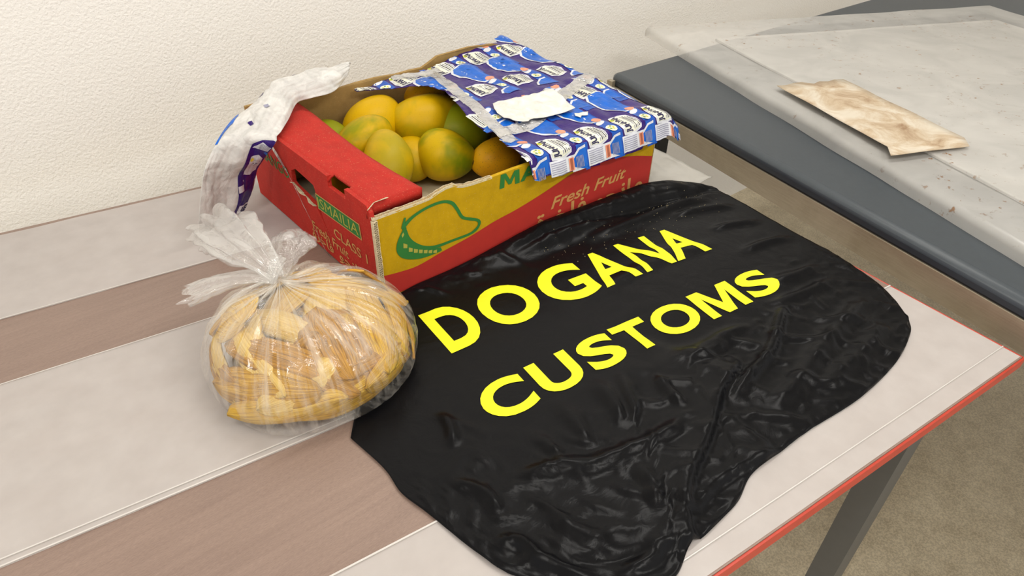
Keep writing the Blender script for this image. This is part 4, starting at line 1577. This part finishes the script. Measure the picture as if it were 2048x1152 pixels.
# the printed area lies a little flatter than the rest
zone = (smooth(-0.35, -0.32, py) * smooth(-0.035, -0.055, py) * smooth(-0.05, -0.02, px) * smooth(0.52, 0.48, px))[..., None] * 0.8
for _ in range(3):
    av = JX.copy()
    av[1:-1, 1:-1] = (JX[:-2, 1:-1] + JX[2:, 1:-1] + JX[1:-1, :-2] + JX[1:-1, 2:]) / 4
    JX = JX * (1 - zone) + av * zone
JX[..., 2] = np.maximum(JX[..., 2], 0.0026)
jk = empty('black_jacket', (0.2, -0.27, 0.0), 'wrinkled black nylon jacket spread on the table with large yellow lettering', 'jacket')
Vj = JX.reshape(-1, 3).tolist()
Fj = [(a, d, c, b) for a, b, c, d in grid_faces(JNU, JNV)]
jo = mesh_obj('nylon_shell', Vj, Fj, M['nylon'], jk, True)
solid(jo, 0.0005, -1)
bvh = BVHTree.FromPolygons(Vj, Fj)


def on_jacket(x, y, off=0.0007):
    hit = bvh.ray_cast(Vector((x, y, 0.5)), Vector((0, 0, -1)))
    if hit[0] is None:
        return (x, y, 0.01)
    n = hit[1]
    if n.z < 0:
        n = -n
    return tuple(hit[0] + n * off)


def word(body, baseline, hts, name, shear=0.0, xs=None):
    """lettering along a baseline curve; hts gives the letter height from first to last letter"""
    P = Layer()
    n = len(body)
    bl = np.array(catmull([(a, b, 0) for a, b in baseline], 60))[:, :2]
    for k, ch in enumerate(body):
        t0, t1 = xs[k]

        def f(u, v, t0=t0, t1=t1):
            t = t0 + (t1 - t0) * u
            i = min(int(t * 59), 58)
            q = bl[i] + (bl[i + 1] - bl[i]) * (t * 59 - i)
            d = bl[min(i + 1, 59)] - bl[max(i - 1, 0)]
            d = d / np.hypot(*d)
            nrm = np.array((-d[1], d[0]))
            hh = hts[0] + (hts[1] - hts[0]) * t
            p = q + nrm * hh * v + d * shear * v
            return (p[0], p[1])
        if ch == 'M':
            P.poly([f(*q) for q in ((0, 0), (0, 1), (.27, 1), (.5, .36), (.73, 1), (1, 1), (1, 0), (.80, 0), (.80, .74), (.60, 0), (.40, 0), (.20, .74), (.20, 0))])
            continue
        P.text(ch, f, 0, {'M': 0.010, 'N': 0.022, 'A': 0.026}.get(ch, 0.034), 0.0, 6)
    return P.lay(name, lambda u, v, mi: on_jacket(u, v), [M['neon']], jk, 0.0045)


w1 = word('DOGANA', [(.008, -.149), (.12, -.157), (.24, -.170), (.34, -.181), (.452, -.198)], (.090, .080), 'lettering', 0.004,
          [(.0, .135), (.165, .340), (.365, .535), (.545, .715), (.735, .865), (.870, 1.02)])
w2 = word('CUSTOMS', [(-.024, -.277), (.10, -.287), (.22, -.298), (.34, -.312), (.462, -.327)], (.060, .056), 'lettering', 0.004,
          [(.0, .128), (.150, .272), (.295, .410), (.418, .530), (.540, .690), (.706, .862), (.880, .995)])
# crumbs on the jacket beside the box
rnd = random.Random(3)
bm = bmesh.new()
for k in range(120):
    x = rnd.uniform(.25, .60)
    y = rnd.gauss(-.075, .022) - 0.04 * (x - .25)
    p = on_jacket(x, y, 0.0006)
    s = rnd.uniform(.0003, .0008)
    r = bmesh.ops.create_icosphere(bm, subdivisions=1, radius=s)
    for v in r['verts']:
        v.co += Vector(p)
cb = bm_obj('dust_crumbs', bm, simple('pale_crumbs', lin(150, 140, 110), 0.8, grain=0.2))
cb['kind'] = 'stuff'
tag(cb, 'pale dust and crumbs scattered on the black jacket beside the box', 'crumbs')

# ------------------------------------------------------------------ clear bag of peels
KNOT = np.array((-0.139, -0.028, 0.112))
BC = np.array((-0.131, -0.074))
BR = (0.122, 0.112)


def bag_radius(a):
    return np.array((math.cos(a) * BR[0] * (1 + 0.04 * math.sin(3 * a + 1)), math.sin(a) * BR[1] * (1 + 0.03 * math.cos(2 * a))))


def bag_profile(a):
    e_ = BC + bag_radius(a)
    k2 = KNOT[:2]
    pt = lambda f, z: (k2[0] + (e_[0] - k2[0]) * f, k2[1] + (e_[1] - k2[1]) * f, z)
    pc = lambda f, z: (BC[0] + (e_[0] - BC[0]) * f, BC[1] + (e_[1] - BC[1]) * f, z)
    return [tuple(KNOT), pt(.10, .106), pt(.34, .105), pt(.62, .099), pt(.84, .082), pt(.97, .054), pc(1.0, .034), pc(.975, .016), pc(.90, .0055), pc(.62, .0042), pc(.25, .0040)]


NA, NP = 150, 46
BV = np.zeros((NP, NA, 3))
for i in range(NA):
    a = 2 * math.pi * i / NA
    c = catmull(bag_profile(a), NP)
    for j in range(NP):
        t = j / (NP - 1)
        p = c[j].copy()
        # gathers radiating from the knot, fading towards the foot
        out = np.array((math.cos(a), math.sin(a), 0.7))
        g = math.sin(a * 23 + 1.5 * noise.noise((a * 2, 0, 0))) * 0.5 + math.sin(a * 41 + 2) * 0.35
        amp = 0.0034 * math.exp(-((t - 0.14) / 0.20) ** 2) + 0.0007
        crum = 0.0035 * (abs(noise.noise((math.cos(a) * 3.2, math.sin(a) * 3.2, t * 5))) - 0.2) + 0.0012 * noise.noise((math.cos(a) * 9, math.sin(a) * 9, t * 12))
        k = smooth(0.02, 0.10, t) * smooth(0.92, 0.74, t)
        p = p + out * (g * amp + crum) * float(k)
        p[2] = max(p[2], 0.0042 if t < .95 else 0.0040)
        BV[j, i] = p


def bag_streak(t, sock):
    """milky stretch marks that run from the knot down the bag"""
    at = t.n('ShaderNodeAttribute', attribute_name='gather')
    v = at.outputs['Vector']
    mp = t.n('ShaderNodeMapping')
    mp.inputs['Scale'].default_value = (26, 1.6, 1)
    t.l(v, mp.inputs[0])
    f = t.noise(mp.outputs[0], 2.2, 5, 0.65, 0.3)
    sep = t.n('ShaderNodeSeparateXYZ')
    t.l(v, sep.inputs[0])
    near = t.n('ShaderNodeMapRange')
    t.l(sep.outputs[1], near.inputs[0])
    near.inputs[1].default_value, near.inputs[2].default_value = 0.0, 0.55
    near.inputs[3].default_value, near.inputs[4].default_value = 0.16, 0.0
    add = t.n('ShaderNodeMath', operation='ADD')
    t.l(f, add.inputs[0])
    t.l(near.outputs[0], add.inputs[1])
    r = t.n('ShaderNodeMapRange')
    t.l(add.outputs[0], r.inputs[0])
    r.inputs[1].default_value, r.inputs[2].default_value = 0.46, 0.78
    r.inputs[3].default_value, r.inputs[4].default_value = 0.03, 0.50
    t.l(r.outputs[0], sock)


M['bag'] = mat_clear('clear_bag_film', (1, 1, 1, 1), 0.15, 0.07, bag_streak, 0.03, (0.95, 0.93, 0.88, 1), 0.35, 60)
M['bag_loop'] = mat_clear('loose_bag_film', (1, 1, 1, 1), 0.13, 0.07, None, 0.06, (0.95, 0.94, 0.91, 1), 0.7, 90)
M['bag_tail'] = mat_clear('gathered_bag_film', (1, 1, 1, 1), 0.27, 0.10, None, 0.06, (0.95, 0.94, 0.91, 1), 0.5, 60)


def gather_attr(o, uv):
    at = o.data.attributes.new('gather', 'FLOAT_VECTOR', 'POINT')
    at.data.foreach_set('vector', np.array(uv, np.float32).ravel())


bag = empty('clear_bag', (BC[0], BC[1], 0.004), 'clear plastic bag of yellow peels, knotted at the top', 'bag')
bo = mesh_obj('bag_body', BV.reshape(-1, 3), grid_faces(NA, NP, True), M['bag'], bag, True)
gather_attr(bo, [(i / NA, j / (NP - 1), 0) for j in range(NP) for i in range(NA)])


def fan(name, ang0, ang1, length, lift, amp, seed, droop, nu=60, nv=26, base=0.006, cut=0.0):
    V = []
    for j in range(nv):
        t = j / (nv - 1)
        for i in range(nu):
            u = i / (nu - 1)
            a = math.radians(ang0 + (ang1 - ang0) * (0.5 + (u - 0.5) * (0.35 + 0.65 * t)))
            ln_ = length * (1 + 0.18 * noise.noise((u * 3, seed, 0)) - cut * abs(u - .5))
            r = base + ln_ * t
            rip = amp * (0.25 + t) * (math.sin(u * 21 + seed + 2 * t) * 0.6 + 0.8 * noise.noise((u * 7, t * 2.5, seed)))
            V.append((KNOT[0] + r * math.cos(a), KNOT[1] + r * math.sin(a), KNOT[2] + lift * math.sin(min(t * 1.6, 1.57)) - droop * t * t + rip))
    o = mesh_obj(name, V, grid_faces(nu, nv), M['bag_tail'], bag, True)
    return o


def tail_tube(name, path, radii, flat, seed, pleats=9, nu=90, nv=44):
    """crumpled, pleated sleeve of film around a curved path"""
    c = catmull(path, nv)
    rr = np.interp(np.linspace(0, 1, nv), np.linspace(0, 1, len(radii)), radii)
    V = []
    for j in range(nv):
        d = c[min(j + 1, nv - 1)] - c[max(j - 1, 0)]
        d /= np.linalg.norm(d)
        sd = np.cross(d, (0, 0, 1))
        sd /= np.linalg.norm(sd)
        u3 = np.cross(sd, d)
        t = j / (nv - 1)
        for i in range(nu):
            a = 2 * math.pi * i / nu
            k = 1 + 0.16 * math.sin(pleats * a + seed + 2.5 * t) + 0.30 * noise.noise((math.cos(a) * 1.6, math.sin(a) * 1.6, t * 3 + seed)) + 0.22 * (abs(noise.noise((math.cos(a) * 4, math.sin(a) * 4, t * 7 + seed))) - .2)
            end = 1 + 0.18 * noise.noise((a * 2, seed, 0)) * t
            p = c[j] + (c[-1] - c[0]) * (end - 1) * t + sd * math.cos(a) * rr[j] * k + u3 * math.sin(a) * rr[j] * k * flat
            V.append(tuple(p))
    return mesh_obj(name, V, grid_faces(nu, nv, True), M['bag_tail'], bag, True)


tail_tube('gathered_tail', [(-.139, -.026, .112), (-.143, .000, .124), (-.149, .040, .130), (-.150, .085, .124), (-.150, .128, .108)], [.008, .017, .028, .034, .036], 0.62, 1.0)
tail_tube('gathered_tail', [(-.141, -.026, .110), (-.165, -.004, .112), (-.195, .018, .104), (-.225, .030, .094)], [.006, .011, .014, .015], 0.55, 4.0, 5, 60, 30)
fan('gathered_tail', 158, 172, 0.062, 0.004, 0.004, 9.7, 0.030, 30, 16)
# the open loop of film on the right of the knot
tail_tube('loose_loop', [(-.137, -.026, .112), (-.122, -.010, .122), (-.104, .010, .126), (-.090, .026, .122), (-.082, .034, .116)], [.007, .015, .023, .020, .006], 0.5, 7.0, 4, 70, 34).data.materials[0] = M['bag_loop']
# the twisted neck
bm = bmesh.new()
rings = []
for j in range(12):
    t = j / 11
    ring = []
    for i in range(28):
        a = 2 * math.pi * i / 28
        r = 0.0085 + 0.006 * abs(t - .5) + 0.0022 * math.sin(a * 6 + t * 4)
        ring.append(bm.verts.new((KNOT[0] - 0.006 + 0.016 * t - .004 + r * math.cos(a) * .7, KNOT[1] + 0.008 + r * math.sin(a), KNOT[2] - 0.006 + 0.022 * t + 0.004 * math.cos(a))))
    rings.append(ring)
for r0, r1 in zip(rings[:-1], rings[1:]):
    for i in range(28):
        bm.faces.new((r0[i], r0[(i + 1) % 28], r1[(i + 1) % 28], r1[i]))
bm_obj('twisted_neck', bm, M['bag_tail'], bag, True)


def peel_mesh(ln, wd, curl, bend, seed, seedlike=False):
    nu, nv = 26, 12
    V, UV = [], []
    for j in range(nv):
        v = j / (nv - 1) * 2 - 1
        for i in range(nu):
            u = i / (nu - 1) * 2 - 1
            half = wd / 2 * (max(0.0, 1 - abs(u) ** 2.6)) ** 0.6 + 0.0012
            ang = v * curl
            yy = half * math.sin(ang) / max(math.sin(min(curl, 1.5)), .3)
            zz = half * (math.cos(ang) - 1) * 0.9
            x = ln / 2 * u
            z2 = zz - bend * u * u * ln
            k = 0.0028 * noise.noise((u * 2.2, v * 1.8, seed)) + 0.0012 * noise.noise((u * 3, v * 9, seed + 4))
            V.append((x, yy + 0.003 * noise.noise((u * 2, seed, 0)), z2 + k))
            UV.append((u * .5 + .5, v * .5 + .5))
    me = bpy.data.meshes.new('fruit_peel')
    F = grid_faces(nu, nv)
    me.from_pydata(V, [], F)
    uvl = me.uv_layers.new(name='UVMap')
    for lp in me.loops:
        uvl.data[lp.index].uv = UV[lp.vertex_index]
    me.materials.append(M['peel'])
    me.shade_smooth()
    return me


peel_kinds = [peel_mesh(0.140, 0.046, 1.0, 0.15, 1), peel_mesh(0.130, 0.036, 1.3, 0.12, 2), peel_mesh(0.155, 0.038, 0.9, 0.18, 3), peel_mesh(0.100, 0.068, 0.8, 0.12, 4)]


def bag_inner(a, f, k=0.93):
    """a point just inside the bag at angle a (degrees) and fraction f down its profile, with the outward normal"""
    a = math.radians(a)
    p = []
    for da, df in ((0, 0), (.05, 0), (0, .02)):
        c = catmull(bag_profile(a + da), 60)
        p.append(c[int(np.clip((f + df) * 59, 0, 59))])
    n = np.cross(p[1] - p[0], p[2] - p[0])
    n /= np.linalg.norm(n) + 1e-9
    cen = np.array((BC[0], BC[1], 0.035))
    if np.dot(n, p[0] - cen) < 0:
        n = -n
    q = cen + (p[0] - cen) * k
    q = p[0] - n * 0.009 if k > .9 else q
    t = p[1] - p[0]
    return q, n, t / (np.linalg.norm(t) + 1e-9)


# (angle round the bag, fraction down, turn of the strip against the rim direction, kind, inset)
spots = [(-105, .47, 6, 0, .93), (-58, .50, -16, 2, .93), (-14, .49, 8, 1, .93), (26, .46, -70, 3, .93), (62, .48, 20, 0, .93), (110, .46, 10, 1, .93), (155, .48, -15, 2, .93), (-150, .48, 12, 0, .93),
         (-84, .33, 78, 3, .93), (-40, .36, 34, 0, .93), (8, .34, 62, 1, .93), (62, .32, 20, 2, .93), (140, .34, 40, 3, .93), (-158, .34, -24, 1, .93), (-122, .36, -30, 2, .93),
         (-62, .23, 30, 0, .93), (-10, .22, 25, 2, .93), (50, .20, 70, 0, .93), (-125, .22, -30, 1, .93),
         (-88, .60, 3, 2, .93), (-46, .60, -8, 0, .93), (0, .60, 8, 2, .93), (-130, .60, 8, 1, .93), (175, .58, 0, 0, .93),
         (-80, .45, 60, 3, .74), (-30, .45, 30, 1, .74), (30, .45, 50, 2, .74), (160, .45, 80, 3, .74), (-110, .30, 20, 0, .72), (-20, .30, 80, 2, .72), (-60, .55, 40, 3, .60), (120, .5, 30, 0, .62), (-140, .5, 60, 1, .66)]
sides = {-4: 'away from box', -3: 'left', -2: 'near', -1: 'lettering', 0: 'jacket', 1: 'box corner', 2: 'red box end', 3: 'far left', 4: 'left'}
forms = ['broad', 'narrow rolled', 'long', 'wide flat']
for i, (a, f, rot, kd, k) in enumerate(spots):
    q, n, t = bag_inner(a, f, k)
    N_, T_ = Vector(n), Vector(t)
    T_ = (T_ - N_ * T_.dot(N_)).normalized()
    T_.rotate(Matrix.Rotation(math.radians(rot), 3, N_))
    B_ = N_.cross(T_)
    m = Matrix((T_, B_, N_)).transposed().to_4x4()
    m.translation = Vector((q[0], q[1], max(q[2], 0.014)))
    o = bpy.data.objects.new('fruit_peel', peel_kinds[kd])
    COL.objects.link(o)
    o.matrix_world = m
    solid(o, 0.0028, -1)
    hgt = 'under the knot' if f < .3 else 'high' if f < .42 else 'midway' if f < .56 else 'low'
    lab = '%s fruit peel in the bag, %s%s on its %s side' % (forms[kd], 'deep ' if k < .8 else '', hgt, sides[int(round(a / 45))])
    tag(o, lab, 'fruit peel', 'fruit peels in the clear bag')
